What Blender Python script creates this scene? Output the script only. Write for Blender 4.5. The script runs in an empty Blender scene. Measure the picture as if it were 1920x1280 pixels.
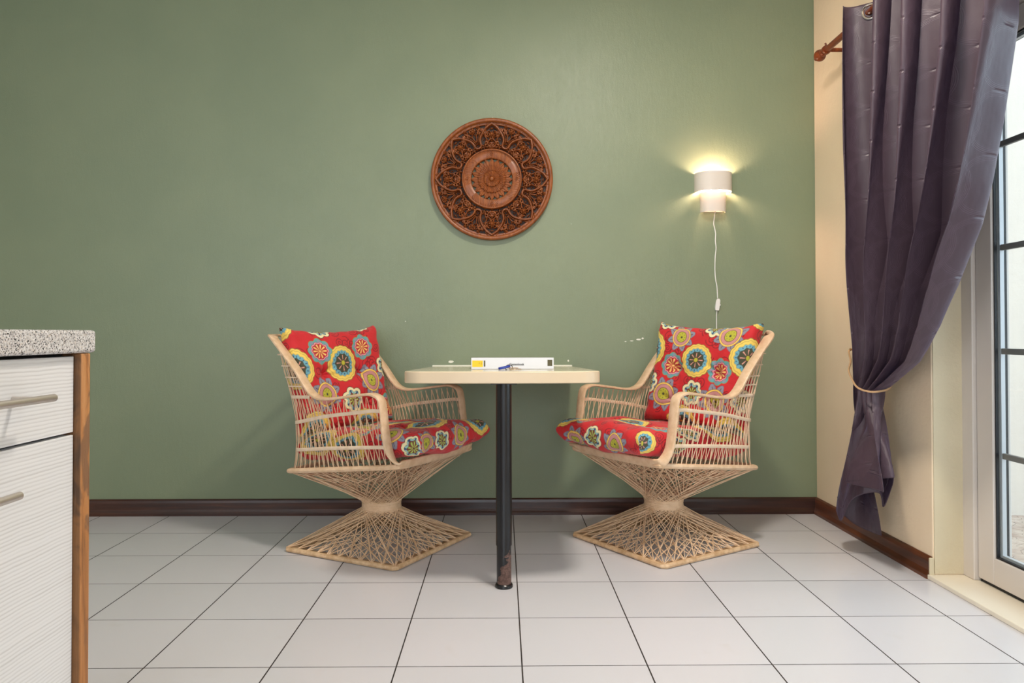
import bpy, math, random
import numpy as np
from mathutils import Vector, Matrix
random.seed(7); rng = np.random.default_rng(5)
S = bpy.context.scene
COL = S.collection
PI = math.pi

# ------------------------------------------------------------------ helpers
def lin(r, g, b):
    f = lambda c: (c/255/12.92) if c/255 <= .04045 else ((c/255+.055)/1.055)**2.4
    return (f(r), f(g), f(b), 1.0)

def mat(name, col, rough=.5, metal=0., **kw):
    m = bpy.data.materials.new(name); m.use_nodes = True
    b = m.node_tree.nodes['Principled BSDF']
    b.inputs['Base Color'].default_value = col
    b.inputs['Roughness'].default_value = rough
    b.inputs['Metallic'].default_value = metal
    for k, v in kw.items():
        b.inputs[k.replace('_', ' ')].default_value = v
    return m

class NT:
    """small node-tree writer"""
    def __init__(s, m): s.t = m.node_tree; s.b = s.t.nodes['Principled BSDF']; s.L = s.t.links
    def n(s, typ, **kw):
        x = s.t.nodes.new(typ)
        for k, v in kw.items(): setattr(x, k, v)
        return x
    def put(s, sock, v):
        if hasattr(v, 'is_output') or isinstance(v, bpy.types.NodeSocket): s.L.new(v, sock)
        else: sock.default_value = v
    def m(s, op, a, b=0., c=0., clamp=False):
        x = s.n('ShaderNodeMath', operation=op, use_clamp=clamp)
        s.put(x.inputs[0], a); s.put(x.inputs[1], b)
        if op in ('MULTIPLY_ADD', 'SMOOTH_MIN', 'SMOOTH_MAX', 'COMPARE'): s.put(x.inputs[2], c)
        return x.outputs[0]
    def step(s, v, lo, hi):
        x = s.n('ShaderNodeMapRange', interpolation_type='SMOOTHSTEP')
        s.put(x.inputs[0], v); s.put(x.inputs[1], lo); s.put(x.inputs[2], hi)
        return x.outputs[0]
    def mix(s, f, a, b, mode='MIX'):
        x = s.n('ShaderNodeMix', data_type='RGBA', blend_type=mode)
        s.put(x.inputs[0], f); s.put(x.inputs[6], a); s.put(x.inputs[7], b)
        return x.outputs[2]
    def coord(s, kind='Object'):
        return s.n('ShaderNodeTexCoord').outputs[kind]
    def sep(s, v):
        x = s.n('ShaderNodeSeparateXYZ'); s.L.new(v, x.inputs[0]); return x.outputs
    def mapping(s, v, scale=(1, 1, 1), loc=(0, 0, 0)):
        x = s.n('ShaderNodeMapping'); s.L.new(v, x.inputs[0])
        x.inputs['Scale'].default_value = scale; x.inputs['Location'].default_value = loc
        return x.outputs[0]
    def noise(s, v, scale=5., detail=3., rough=.5, dist=0.):
        x = s.n('ShaderNodeTexNoise'); s.L.new(v, x.inputs['Vector'])
        x.inputs['Scale'].default_value = scale; x.inputs['Detail'].default_value = detail
        x.inputs['Roughness'].default_value = rough; x.inputs['Distortion'].default_value = dist
        return x.outputs[0]
    def ramp(s, f, stops):
        x = s.n('ShaderNodeValToRGB'); s.L.new(f, x.inputs[0])
        e = x.color_ramp.elements
        while len(e) < len(stops): e.new(.5)
        for el, (p, c) in zip(e, stops): el.position = p; el.color = c
        return x.outputs[0]
    def bump(s, h, strength=.3, dist=.01):
        x = s.n('ShaderNodeBump'); s.L.new(h, x.inputs['Height'])
        x.inputs['Strength'].default_value = strength; x.inputs['Distance'].default_value = dist
        s.L.new(x.outputs[0], s.b.inputs['Normal'])
    def col(s, c): s.L.new(c, s.b.inputs['Base Color'])
    def rough(s, c): s.L.new(c, s.b.inputs['Roughness'])

class G:
    """collects geometry for one mesh"""
    def __init__(s): s.v = []; s.f = []
    def add(s, vs, fs):
        o = len(s.v); s.v += [tuple(p) for p in vs]; s.f += [tuple(i+o for i in f) for f in fs]; return s
    def box(s, x0, x1, y0, y1, z0, z1):
        v = [(x, y, z) for x in (x0, x1) for y in (y0, y1) for z in (z0, z1)]
        return s.add(v, [(0, 1, 3, 2), (4, 6, 7, 5), (0, 4, 5, 1), (2, 3, 7, 6), (0, 2, 6, 4), (1, 5, 7, 3)])
    def tube(s, pts, r, n=6, closed=False, caps=True, sq=1.0):
        P = [Vector(p) for p in pts]; m = len(P)
        rs = r if isinstance(r, (list, tuple)) else [r]*m
        up = None; vs = []
        for i in range(m):
            a = P[(i-1) % m] if (closed or i > 0) else P[0]
            b = P[(i+1) % m] if (closed or i < m-1) else P[-1]
            t = (b-a)
            if t.length < 1e-9: t = Vector((0, 0, 1))
            t.normalize()
            if up is None:
                up = Vector((0, 0, 1)) if abs(t.z) < .9 else Vector((1, 0, 0))
            up = (up - t*up.dot(t))
            if up.length < 1e-6: up = Vector((1, 0, 0)) - t*t.x
            up.normalize(); w = t.cross(up)
            for k in range(n):
                q = 2*PI*k/n
                vs.append(P[i] + up*math.cos(q)*rs[i]*sq + w*math.sin(q)*rs[i])
        fs = []
        for i in range(m if closed else m-1):
            for k in range(n):
                a = i*n+k; b = i*n+(k+1) % n; c = ((i+1) % m)*n
                fs.append((a, b, c+(k+1) % n, c+k))
        if caps and not closed:
            fs.append(tuple(range(n))[::-1]); fs.append(tuple((m-1)*n+k for k in range(n)))
        return s.add(vs, fs)
    def band(s, pts, wid, thick, closed=False):
        """rectangular section swept along pts; wid = per point width vector (full), thick = full thickness"""
        P = [Vector(p) for p in pts]; W = [Vector(w) for w in wid]; m = len(P); vs = []
        for i in range(m):
            a = P[(i-1) % m] if (closed or i > 0) else P[0]
            b = P[(i+1) % m] if (closed or i < m-1) else P[-1]
            t = (b-a).normalized(); w = W[i]; nn = t.cross(w).normalized()
            w = nn.cross(t).normalized()*W[i].length*.5
            h = nn*thick*.5
            for cw, ch in ((1, .55), (.86, 1), (-.86, 1), (-1, .55), (-1, -.55), (-.86, -1), (.86, -1), (1, -.55)):
                vs.append(P[i]+w*cw+h*ch)
        fs = []; n = 8
        for i in range(m if closed else m-1):
            for k in range(n):
                a = i*n+k; b = i*n+(k+1) % n; c = ((i+1) % m)*n
                fs.append((a, c+k, c+(k+1) % n, b))
        if not closed:
            fs.append(tuple(range(n))); fs.append(tuple((m-1)*n+k for k in range(n))[::-1])
        return s.add(vs, fs)
    def lathe(s, prof, axis=(0, 0, 1), o=(0, 0, 0), n=32, caps=True):
        ax = Vector(axis).normalized()
        u = ax.orthogonal().normalized(); w = ax.cross(u); o = Vector(o); vs = []
        for r, h in prof:
            for k in range(n):
                q = 2*PI*k/n; vs.append(o+ax*h+(u*math.cos(q)+w*math.sin(q))*r)
        fs = [(i*n+k, i*n+(k+1) % n, (i+1)*n+(k+1) % n, (i+1)*n+k) for i in range(len(prof)-1) for k in range(n)]
        if caps:
            fs.append(tuple(range(n))[::-1]); fs.append(tuple((len(prof)-1)*n+k for k in range(n)))
        return s.add(vs, fs)
    def prism(s, poly, z0, z1, M=None):
        n = len(poly)
        vs = [(x, y, z0) for x, y in poly]+[(x, y, z1) for x, y in poly]
        if M is not None: vs = [tuple(M @ Vector(v)) for v in vs]
        return s.add(vs, [tuple(range(n))[::-1], tuple(range(n, 2*n))]+[(k, (k+1) % n, n+(k+1) % n, n+k) for k in range(n)])
    def build(s, name, m, parent=None, smooth=True, bevel=0., seg=2, angle=35):
        me = bpy.data.meshes.new(name); me.from_pydata(s.v, [], s.f); me.update()
        if smooth: me.polygons.foreach_set('use_smooth', [True]*len(me.polygons))
        me.materials.append(m)
        o = bpy.data.objects.new(name, me); COL.objects.link(o)
        if smooth and not bevel:
            try: me.set_sharp_from_angle(angle=math.radians(angle))
            except Exception: pass
        if bevel:
            b = o.modifiers.new('bevel', 'BEVEL'); b.width = bevel; b.segments = seg; b.limit_method = 'ANGLE'
            b.harden_normals = True
        if parent is not None: o.parent = parent
        return o

def fix(o):
    import bmesh
    bm = bmesh.new(); bm.from_mesh(o.data); bmesh.ops.recalc_face_normals(bm, faces=bm.faces); bm.to_mesh(o.data); bm.free()
    return o
def tag(o, label, cat, group=None):
    o['label'] = label; o['category'] = cat
    if group: o['group'] = group
    return o
def thing(name, loc=(0, 0, 0), rz=0.):
    o = bpy.data.objects.new(name, None); COL.objects.link(o); o.location = loc; o.rotation_euler = (0, 0, rz)
    o.empty_display_size = .1
    return o
def struct(o): o['kind'] = 'structure'; return o
def dup(root, loc, rz):
    r = root.copy(); COL.objects.link(r); r.location = loc; r.rotation_euler = (0, 0, rz)
    for ch in list(root.children):
        c = ch.copy(); COL.objects.link(c); c.parent = r
        for g in ch.children:
            d = g.copy(); COL.objects.link(d); d.parent = c
    return r
def catmull(pts, n=8, closed=False):
    P = [Vector(p) for p in pts]; m = len(P); out = []
    for i in range(m if closed else m-1):
        p1 = P[i]; p2 = P[(i+1) % m]
        p0 = P[i-1] if (closed or i > 0) else p1*2-p2
        p3 = P[(i+2) % m] if (closed or i < m-2) else p2*2-p1
        for k in range(n):
            t = k/n
            out.append(.5*((2*p1)+(p2-p0)*t+(2*p0-5*p1+4*p2-p3)*t*t+(3*p1-p0-3*p2+p3)*t**3))
    if not closed: out.append(P[-1])
    return out
def smoothstep(a, b, x):
    t = np.clip((x-a)/(b-a), 0, 1); return t*t*(3-2*t)

# ------------------------------------------------------------------ dimensions
YW = 3.611            # green wall
XR = 1.529            # right wall (inner face)
YREV = 2.634          # door reveal
XF = 1.636            # door frame face
ZC = 2.72             # ceiling
XL = -3.0; YB = -3.2  # unseen left wall and wall behind the camera

# ------------------------------------------------------------------ materials
M = {}
def mk_green():
    m = mat('green_wall_paint', lin(132, 155, 125), .42); t = NT(m)
    c = t.coord()
    n1 = t.noise(t.mapping(c, (1, 1, .35)), 55, 4, .6); n2 = t.noise(c, 2.2, 3, .55)
    n3 = t.noise(c, 240, 2, .6)
    base = t.mix(t.step(n2, .3, .7), lin(128, 140, 112), lin(133, 144, 115))
    vo = t.n('ShaderNodeTexVoronoi'); t.L.new(c, vo.inputs['Vector']); vo.inputs['Scale'].default_value = 3.1
    chip = t.m('MULTIPLY', t.step(t.m('ADD', vo.outputs[0], t.m('MULTIPLY', n3, .012)), .0125, .0085), 1.)
    base = t.mix(chip, base, lin(205, 205, 190))
    t.col(base)
    t.bump(t.m('ADD', t.m('MULTIPLY', n1, .6), t.m('MULTIPLY', n3, .35)), .35, .0035)
    t.rough(t.m('MULTIPLY_ADD', n1, .16, .36))
    return m
M['green'] = mk_green()
def mk_cream(name, c1, c2, bs=.35):
    m = mat(name, c1, .6); t = NT(m); c = t.coord()
    n1 = t.noise(c, 3, 3); n2 = t.noise(c, 45, 4, .6)
    t.col(t.mix(t.step(n1, .3, .7), c1, c2)); t.bump(n2, bs, .004)
    return m
M['cream'] = mk_cream('cream_wall_paint', lin(244, 222, 190), lin(240, 217, 185))
M['reveal'] = mk_cream('reveal_plaster', lin(220, 206, 176), lin(212, 198, 166), .6)
M['ceil'] = mk_cream('ceiling_paint', lin(240, 238, 234), lin(238, 236, 231), .1)
M['plain'] = mk_cream('side_wall_paint', lin(228, 224, 218), lin(224, 220, 212), .2)

def mk_tile():
    m = mat('white_floor_tile', lin(225, 219, 213), .22); t = NT(m)
    c = t.coord(); s = t.sep(c)
    T = .33
    nz = t.noise(c, 26, 3, .7); nz2 = t.noise(c, 9, 2, .6)
    def line(v, off, w0):
        a = t.m('DIVIDE', t.m('SUBTRACT', v, off), T)
        fr = t.m('FRACT', t.m('ADD', a, 100.))
        d = t.m('MULTIPLY', t.m('MINIMUM', fr, t.m('SUBTRACT', 1., fr)), T)
        w = t.m('MULTIPLY_ADD', t.m('SUBTRACT', nz, .5), .0012, w0)
        return t.step(d, t.m('ADD', w, .0005), w), t.m('FLOOR', t.m('ADD', a, 100.)), d
    lx, ix, dx = line(s[0], .0512, .0017)
    ly, iy, dy = line(s[1], 1.9631, .0014)
    g = t.m('MAXIMUM', lx, ly)
    cmb = t.n('ShaderNodeCombineXYZ'); t.L.new(ix, cmb.inputs[0]); t.L.new(iy, cmb.inputs[1])
    wn = t.n('ShaderNodeTexWhiteNoise', noise_dimensions='2D'); t.L.new(cmb.outputs[0], wn.inputs[0])
    base = t.mix(wn.outputs[0], lin(209, 208, 212), lin(215, 213, 217))
    base = t.mix(t.m('MULTIPLY', t.step(nz2, .62, .8), .25), base, lin(205, 200, 195))
    t.col(t.mix(g, base, t.mix(t.step(nz, .35, .7), lin(28, 24, 22), lin(62, 52, 46))))
    t.rough(t.m('ADD', t.m('MULTIPLY_ADD', nz2, .08, .20), t.m('MULTIPLY', g, .6)))
    h = t.m('MULTIPLY', t.m('SUBTRACT', 1., g), 1.)
    t.bump(h, .5, .0015)
    return m
M['tile'] = mk_tile()

def mk_wood(name, c1, c2, c3, rough=.35, axis=0, sc=1.):
    m = mat(name, c1, rough); t = NT(m); c = t.coord()
    scl = [14*sc]*3; scl[axis] = 1.1*sc
    v = t.mapping(c, tuple(scl))
    n1 = t.noise(v, 2.5, 5, .6, .6); n2 = t.noise(v, 12, 4, .7)
    t.col(t.mix(t.m('MULTIPLY', n2, .45), t.ramp(n1, [(.3, c1), (.52, c2), (.72, c3)]), c1))
    t.bump(n2, .15, .002); t.rough(t.m('MULTIPLY_ADD', n1, .2, rough-.08))
    return m
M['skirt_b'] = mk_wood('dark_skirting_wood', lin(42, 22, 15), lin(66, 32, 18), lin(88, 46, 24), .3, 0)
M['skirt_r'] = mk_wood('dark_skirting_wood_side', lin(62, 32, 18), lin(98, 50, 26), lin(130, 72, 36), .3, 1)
M['rod'] = mk_wood('reddish_rod_wood', lin(86, 34, 12), lin(128, 56, 20), lin(160, 78, 30), .28, 1)

def mk_plank():
    m = mat('rough_old_plank', lin(176, 116, 60), .6); t = NT(m); c = t.coord()
    v = t.mapping(c, (22, 22, 1.2)); n1 = t.noise(v, 2.2, 5, .65, 1.2); n2 = t.noise(v, 9, 5, .7, .5)
    n3 = t.noise(t.mapping(c, (5, 5, 2.2)), 2.2, 3, .6, 1.5)
    base = t.ramp(n1, [(.28, lin(112, 72, 42)), (.45, lin(178, 118, 64)), (.6, lin(196, 140, 88)), (.78, lin(146, 108, 78))])
    base = t.mix(t.m('MULTIPLY', t.step(n3, .5, .62), .8), base, lin(116, 84, 60))
    base = t.mix(t.m('MULTIPLY', t.step(n2, .6, .75), .6), base, lin(84, 54, 34))
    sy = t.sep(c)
    near_shade = t.mix(t.m('MULTIPLY', t.step(n3, .42, .6), .8), t.mix(n2, lin(150, 100, 56), lin(120, 84, 50)), lin(66, 48, 34))
    base = t.mix(t.step(sy[1], .0012, .0002), base, near_shade)  # near face coloured darker to stand in for its shade
    t.col(base); t.bump(t.m('ADD', n1, n2), .5, .004)
    return m
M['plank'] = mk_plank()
def mk_front():
    m = mat('white_woodgrain_laminate', lin(226, 223, 217), .45); t = NT(m); c = t.coord()
    v = t.mapping(c, (2, .7, 78)); n = t.noise(v, 3.2, 4, .55, .5)
    w = t.n('ShaderNodeTexWave', wave_type='BANDS', bands_direction='Z'); t.L.new(t.mapping(c, (1, 1, 1)), w.inputs[0])
    w.inputs['Scale'].default_value = 48; w.inputs['Distortion'].default_value = 2.2; w.inputs['Detail'].default_value = 2
    w.inputs['Detail Scale'].default_value = .35
    f = t.m('MULTIPLY', t.m('ADD', t.m('MULTIPLY', n, .7), t.m('MULTIPLY', w.outputs[1], .5)), 1.)
    t.col(t.ramp(f, [(.25, lin(202, 201, 201)), (.5, lin(219, 219, 220)), (.8, lin(226, 226, 227))]))
    t.bump(f, .08, .0012)
    return m
M['front'] = mk_front()
def mk_granite():
    m = mat('speckled_granite', lin(190, 185, 180), .25); t = NT(m); c = t.coord()
    vo = t.n('ShaderNodeTexVoronoi'); t.L.new(c, vo.inputs['Vector']); vo.inputs['Scale'].default_value = 560; vo.inputs['Randomness'].default_value = 1.
    n = t.noise(c, 420, 4, .75); n2 = t.noise(c, 240, 4, .7)
    base = t.mix(t.step(n2, .4, .62), lin(226, 224, 224), lin(176, 172, 172))
    base = t.mix(t.m('MULTIPLY', t.step(n, .56, .63), .8), base, lin(74, 72, 72))
    sepc = t.n('ShaderNodeSeparateColor'); t.L.new(vo.outputs[1], sepc.inputs[0])
    base = t.mix(t.step(sepc.outputs[0], .84, .88), base, lin(52, 52, 54))
    base = t.mix(t.step(sepc.outputs[1], .86, .9), base, lin(206, 196, 188))
    t.col(base); return m
M['granite'] = mk_granite()
def mk_fibre(name, c1, c2):
    m = mat(name, c1, .38); t = NT(m); c = t.coord()
    n = t.noise(c, 35, 3, .6); n2 = t.noise(c, 300, 2, .6)
    t.col(t.mix(t.step(n, .3, .72), c1, c2)); t.bump(n2, .25, .0015)
    return m
M['fibre'] = mk_fibre('cream_resin_fibreglass', lin(230, 198, 164), lin(214, 178, 140))
M['fibre_b'] = mk_fibre('weathered_resin_base', lin(226, 192, 152), lin(192, 152, 110))
M['tape'] = mk_fibre('cream_resin_tape', lin(236, 212, 184), lin(224, 196, 166))
M['black'] = mat('black_enamel', lin(16, 16, 18), .28)
def mk_pole():
    m = mat('worn_black_enamel', lin(16, 16, 18), .3); t = NT(m); c = t.coord(); s = t.sep(c)
    n = t.noise(c, 26, 5, .6, .4); n2 = t.noise(c, 90, 3, .7); sc = t.noise(t.mapping(c, (60, 60, 14)), 2.2, 3, .6)
    worn = t.m('ADD', t.m('MULTIPLY', t.m('SUBTRACT', .088, s[2]), 9.), t.m('ADD', t.m('MULTIPLY', t.m('SUBTRACT', n, .5), 2.2), t.m('MULTIPLY', s[0], 16.)))
    w = t.step(worn, .0, .08)
    w = t.m('MULTIPLY', w, t.step(s[2], .135, .13))
    br = t.mix(t.step(n2, .35, .7), lin(74, 50, 42), lin(112, 84, 74))
    base = t.mix(w, lin(15, 15, 18), br)
    base = t.mix(t.m('MULTIPLY', t.step(sc, .73, .76), t.step(s[2], .30, .20)), base, lin(190, 170, 150))
    t.col(base); t.rough(t.m('MULTIPLY_ADD', w, .3, .25)); return m
M['pole'] = mk_pole()
M['ttop'] = mk_fibre('cream_laminate_top', lin(216, 208, 182), lin(212, 203, 176)); NT(M['ttop']).b.inputs['Roughness'].default_value = .12
M['tedge'] = mat('cream_edge_band', lin(220, 197, 165), .3)
M['caulk'] = mat('pale_caulk', lin(238, 236, 222), .6)
M['white_pl'] = mat('white_plastic', lin(240, 238, 234), .35)
M['lampw'] = mat('white_lacquered_metal', lin(226, 216, 204), .5)
M['steel'] = mat('brushed_steel', lin(205, 198, 190), .42, 1.)
M['chrome'] = mat('chrome', lin(220, 216, 208), .15, 1.)
M['ink_metal'] = mat('dark_steel_wire', lin(96, 92, 90), .3, 1.)
M['brass'] = mat('key_brass', lin(176, 140, 96), .3, 1.)
M['blue'] = mat('blue_plastic', lin(14, 46, 150), .3)
M['binder'] = mat('white_binder_cover', lin(218, 218, 222), .3)
M['yellow'] = mat('yellow_label', lin(246, 200, 30), .5)
M['olive'] = mat('dark_olive_print', lin(84, 76, 44), .5)
M['ink'] = mat('black_ink', lin(30, 30, 30), .6)
M['pvc'] = mat('pale_door_profile', lin(214, 204, 194), .38)
M['gasket_gap_shade'] = mat('black_gasket_gap_shade', lin(12, 13, 18), .5)
M['spacer'] = mat('aluminium_spacer', lin(205, 207, 210), .4, .2)
M['bar'] = mat('grey_glazing_bar', lin(128, 124, 120), .45)
M['sill'] = mat('cream_sill_tile', lin(236, 226, 206), .3)
M['sill_e'] = mat('sill_edge', lin(206, 190, 160), .5)
M['dark'] = mat('dark_gap', lin(26, 18, 16), .8)
M['ext'] = mk_cream('outdoor_render', lin(218, 208, 197), lin(214, 204, 194), .3)
def mk_pave():
    m = mat('patio_flagstone', lin(190, 172, 158), .8); t = NT(m); c = t.coord()
    vo = t.n('ShaderNodeTexVoronoi', feature='DISTANCE_TO_EDGE'); t.L.new(t.mapping(c, (4, 4, 4)), vo.inputs['Vector'])
    n = t.noise(c, 9, 5, .6)
    b = t.ramp(n, [(.3, lin(172, 150, 136)), (.6, lin(206, 190, 178)), (.8, lin(188, 176, 168))])
    t.col(t.mix(t.step(vo.outputs[0], .03, .01), b, lin(120, 106, 98))); t.bump(n, .4, .01); return m
M['pave'] = mk_pave()
def mk_glass():
    m = bpy.data.materials.new('window_glass'); m.use_nodes = True; t = m.node_tree; t.nodes.clear()
    o = t.nodes.new('ShaderNodeOutputMaterial'); mx = t.nodes.new('ShaderNodeMixShader')
    tr = t.nodes.new('ShaderNodeBsdfTransparent'); gl = t.nodes.new('ShaderNodeBsdfGlossy'); fr = t.nodes.new('ShaderNodeLayerWeight')
    tr.inputs[0].default_value = (.95, .97, .97, 1); gl.inputs['Roughness'].default_value = .02; fr.inputs[0].default_value = .5; pw = t.nodes.new('ShaderNodeMath'); pw.operation = 'POWER'; pw.inputs[1].default_value = 5; ma = t.nodes.new('ShaderNodeMath'); ma.operation = 'MULTIPLY_ADD'; ma.inputs[1].default_value = .96; ma.inputs[2].default_value = .02
    t.links.new(fr.outputs['Facing'], pw.inputs[0]); t.links.new(pw.outputs[0], ma.inputs[0])
    t.links.new(ma.outputs[0], mx.inputs[0]); t.links.new(tr.outputs[0], mx.inputs[1]); t.links.new(gl.outputs[0], mx.inputs[2])
    t.links.new(mx.outputs[0], o.inputs[0]); return m
M['glass'] = mk_glass()
def mk_carved():
    m = mat('carved_stained_wood', lin(150, 78, 32), .34); t = NT(m); c = t.coord()
    n = t.noise(t.mapping(c, (30, 30, 6)), 3, 4, .6, .5); n2 = t.noise(c, 160, 3, .6)
    t.col(t.mix(t.m('MULTIPLY', n2, .4), t.ramp(n, [(.3, lin(120, 62, 26)), (.55, lin(158, 88, 40)), (.8, lin(188, 114, 58))]), lin(92, 46, 20)))
    t.bump(n2, .3, .001); return m
M['carved'] = mk_carved(); M['hole_shade'] = mat('dark_hole_shade', lin(48, 26, 16), .6)
def mk_curtain():
    m = mat('purple_satin_jacquard', lin(104, 90, 104), .42); t = NT(m)
    uv = t.n('ShaderNodeUVMap'); s = t.sep(uv.outputs[0])
    U0, V0 = s[0], s[1]
    Px, Py, Rr = .26, .175, .088
    lines = None; pin = None
    for ox, oy in ((0, 0), (.5, .5)):
        a = t.m('SUBTRACT', t.m('FRACT', t.m('ADD', t.m('DIVIDE', U0, Px), ox+50)), .5)
        b = t.m('SUBTRACT', t.m('FRACT', t.m('ADD', t.m('DIVIDE', V0, Py), 50.+0.)), .5)
        x = t.m('MULTIPLY', a, Px); y = t.m('MULTIPLY', b, Py)
        d = t.m('SQRT', t.m('ADD', t.m('MULTIPLY', x, x), t.m('MULTIPLY', y, y)))
        band = t.m('MULTIPLY', t.step(d, Rr-.022, Rr-.014), t.step(d, Rr+.004, Rr-.001))
        ridg = t.m('MULTIPLY_ADD', t.m('SINE', t.m('MULTIPLY', d, 1400.)), .5, .5)
        l = t.m('MULTIPLY', band, ridg)
        # puckers where the circles of one column meet
        yy = t.m('SUBTRACT', t.m('ABSOLUTE', y), Py/2)
        p = t.m('MULTIPLY', t.step(t.m('ABSOLUTE', yy), .007, .0), t.step(t.m('ABSOLUTE', x), .028, .0))
        lines = l if lines is None else t.m('MAXIMUM', lines, l)
        pin = p if pin is None else t.m('MAXIMUM', pin, p)
    w = t.noise(t.mapping(uv.outputs[0], (60, 900, 1)), 1., 2, .5)
    nn = t.noise(t.mapping(uv.outputs[0], (7, 3, 1)), 1.5, 3, .6)
    base = t.mix(t.m('MULTIPLY', lines, .35), lin(74, 58, 67), lin(94, 78, 89))
    t.col(base); t.rough(t.m('MULTIPLY_ADD', lines, -.1, .44))
    t.bump(t.m('ADD', t.m('ADD', t.m('MULTIPLY', lines, .035), t.m('MULTIPLY', w, .03)), t.m('ADD', t.m('MULTIPLY', pin, -.6), t.m('MULTIPLY', nn, .9))), .75, .008)
    t.b.inputs['Sheen Weight'].default_value = .16; t.b.inputs['Sheen Roughness'].default_value = .4
    t.b.inputs['Sheen Tint'].default_value = lin(150, 142, 215)
    t.b.inputs['Specular IOR Level'].default_value = .42
    return m
M['curtain'] = mk_curtain()
M['rope'] = mat('beige_cord', lin(196, 158, 118), .6)
def mk_fabric():
    m = mat('printed_red_cotton', (1, 0, 0, 1), .72); t = NT(m)
    a = t.n('ShaderNodeAttribute', attribute_name='print'); n = t.noise(t.coord(), 900, 2, .6)
    n2 = t.noise(t.coord(), 16, 3, .55, .8)
    t.col(a.outputs[0]); t.bump(t.m('ADD', t.m('MULTIPLY', n, .12), t.m('MULTIPLY', n2, 1.6)), .45, .008)
    t.b.inputs['Sheen Weight'].default_value = .15
    return m
M['fabric'] = mk_fabric()

# ------------------------------------------------------------------ room shell
struct(G().box(XL, XF+.02, YB, YW, -.08, 0).build('floor', M['tile'], smooth=False))
struct(G().box(XL-.15, XF+.2, YB-.15, YW+.15, ZC, ZC+.1).build('ceiling', M['ceil'], smooth=False))
struct(G().box(XL-.15, 1.9, YW, YW+.2, -.08, ZC).build('wall_back', M['green'], smooth=False))
wl = G()
wl.box(XL-.15, XL, YB, YW, -.08, .85); wl.box(XL-.15, XL, YB, YW, 2.1, ZC)
wl.box(XL-.15, XL, YB, -2.2, .85, 2.1); wl.box(XL-.15, XL, -.4, YW, .85, 2.1)
struct(wl.build('wall_left', M['plain'], smooth=False))
# wall behind the camera with a wide opening made to let light in
wf = G(); YO = .5
wf.box(XL-.15, XF+.2, YB-.15, YB, -.08, .6); wf.box(XL-.15, XF+.2, YB-.15, YB, 2.25, ZC)
wf.box(XL-.15, -2.4, YB-.15, YB, .6, 2.25); wf.box(1.2, XF+.2, YB-.15, YB, .6, 2.25)
struct(wf.build('wall_front', M['plain'], smooth=False))
# right wall: pier, header and the run towards the camera
DY0 = .85; ZD = 1.985
wr = G()
wr.box(XR, XF+.16, YREV, YW, -.08, ZC)
wr.box(XR, XF+.16, DY0, YREV, ZD, ZC)
wr.box(XR, XF+.16, YB, DY0, -.08, ZC)
struct(wr.build('wall_right', M['cream'], smooth=False, bevel=.006))
# plaster skin on the door reveal
rv = G().box(XR+.004, XF, YREV-.004, YREV+.002, .02, ZD).box(XR+.004, XF, DY0, YREV, ZD-.004, ZD+.002)
rv = struct(rv.build('trim_1', M['reveal'], smooth=False))
# skirting boards (profiled)
prof = [(0, 0), (.022, 0), (.022, .012), (.018, .02), (.014, .03), (.0125, .06), (.010, .072), (.004, .078), (0, .078)]
n = len(prof)
def skirting(a, b, nx, ny, e0, e1, m, name):
    vs = []
    for (px, py), e in ((a, e0), (b, e1)):
        for d, z in prof:
            vs.append((px+nx*d+e[0]*d, py+ny*d+e[1]*d, z))
    g = G().add(vs, [tuple(range(n)), tuple(range(n, 2*n))[::-1]]+[(k, n+k, n+(k+1) % n, (k+1) % n) for k in range(n)])
    return struct(fix(g.build(name, m, smooth=False)))
skirting((XL, YW), (XR, YW), 0, -1, (0, 0), (-1, 0), M['skirt_b'], 'baseboard_back')
skirting((XR, YW), (XR, YREV+.003), -1, 0, (0, -1), (0, 0), M['skirt_r'], 'baseboard_right')
# end of the right skirting is filled with cream plaster
struct(G().box(XR-.014, XR+.002, YREV-.006, YREV+.004, 0, .076).build('trim_3', M['reveal'], bevel=.003))
# stone sill under the door
sl = struct(G().box(XR-.018, XF+.03, DY0, YREV+.012, 0, .016).build('trim_2', M['sill'], bevel=.003))

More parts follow.
